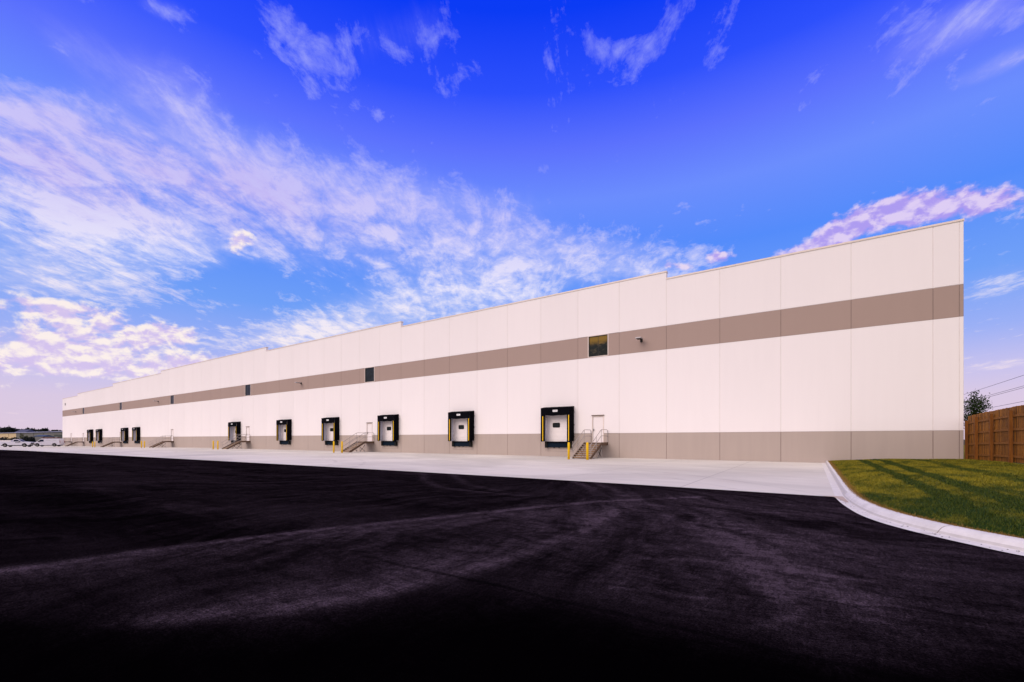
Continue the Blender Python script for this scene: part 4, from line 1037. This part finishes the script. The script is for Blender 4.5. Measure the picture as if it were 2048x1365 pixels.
cs_ = [(0,(240,215,225)),(10,(250,238,240)),(18,(238,234,252)),(27,(205,200,250)),(36,(176,180,250)),(50,(140,150,252))]
for i, (e, c) in enumerate(cs_):
    q = ccol.color_ramp.elements[i] if i < 2 else ccol.color_ramp.elements.new(e/50)
    q.position = e/50; q.color = (*lin(c), 1)
# pinkish-lilac body, brighter where thick and low
lil = blobs([(120,330,260,110,-10,0.8),(520,420,260,90,-20,0.8),(360,590,120,40,0,0.5),(60,520,120,80,0,.3)])
c_col = mixc(t, math_(t, 'MINIMUM', math_(t, 'MULTIPLY', lil, mapr(t, n_puf, 0.35, 0.6, 0.9, 0.4)), 0.85), ccol.outputs[0], lin((190,172,240)))
col = mixc(t, dens, base, c_col)
# puffy cumulus, in azimuth / elevation space
def pvec(off=0.0):
    c = N(t, 'ShaderNodeCombineXYZ'); L(t, math_(t, 'MULTIPLY', az, 0.15), c.inputs[0]); L(t, math_(t, 'MULTIPLY', math_(t, 'ADD', el, off), 0.22), c.inputs[1]); c.inputs[2].default_value = 2.3
    return c.outputs[0]
cn1 = noise(t, pvec(0.0), 3.9, 8, 0.57, 0.2); cn2 = noise(t, pvec(0.6), 3.9, 4, 0.55, 0.2)
cum = blobs([(90,615,170,30,-5,0.34),(240,680,210,52,-4,0.38),(110,735,190,38,0,0.36),(360,740,130,26,8,0.40),(60,690,110,40,0,0.22),(340,668,70,20,0,0.30),
 (480,482,42,30,30,0.44),(1780,424,110,36,14,0.46),(1985,398,100,38,2,0.46),(1670,470,90,30,16,0.46),(1600,505,80,16,10,0.36),(1438,514,34,15,0,0.48),(1360,532,60,10,-4,0.38),(1870,425,90,36,0,0.34)])
cd = mapr(t, math_(t, 'ADD', cn1, cum), 0.72, 0.96, 0.0, 0.95)
sh = mapr(t, math_(t, 'SUBTRACT', cn1, cn2), -0.11, 0.13)
thick = mapr(t, math_(t, 'ADD', cn1, cum), 0.80, 1.15)
lit = mixc(t, mapr(t, az, -70, 10), lin((255,242,236)), lin((226,208,244)))
shd = mixc(t, mapr(t, az, -70, 10), lin((214,196,238)), lin((176,156,240)))
low = mapr(t, el, 24, 17)
cumc = mixc(t, sh, shd, lit)
col = mixc(t, cd, col, cumc)
# unseen bright warm overcast, added behind the camera and overhead to fill the yard
back = mapr(t, math_(t, 'ADD', math_(t, 'MULTIPLY', dx, SN), math_(t, 'MULTIPLY', dy, -CS)), -0.25, 0.35)
zen = mapr(t, el, 50, 62)
back = math_(t, 'MAXIMUM', back, zen)
dn = mapr(t, noise(t, cvec(1, 1, 11), 1.2, 6), 0.3, 0.7)
fill_deck = mixc(t, dn, (0.74, 0.67, 0.68), (1.32, 1.17, 1.08))
col = mixc(t, math_(t, 'MULTIPLY', back, 0.9), col, fill_deck)
L(t, col, bg.inputs['Color']); bg.inputs['Strength'].default_value = 1.0
w.cycles.sampling_method = 'MANUAL'; w.cycles.sample_map_resolution = 512

sc = bpy.context.scene
sc.view_settings.view_transform = 'Standard'; sc.view_settings.look = 'None'; sc.view_settings.exposure = 0.0; sc.view_settings.gamma = 1.0
sc.render.engine = 'CYCLES'; sc.cycles.max_bounces = 6; sc.cycles.use_denoising = True
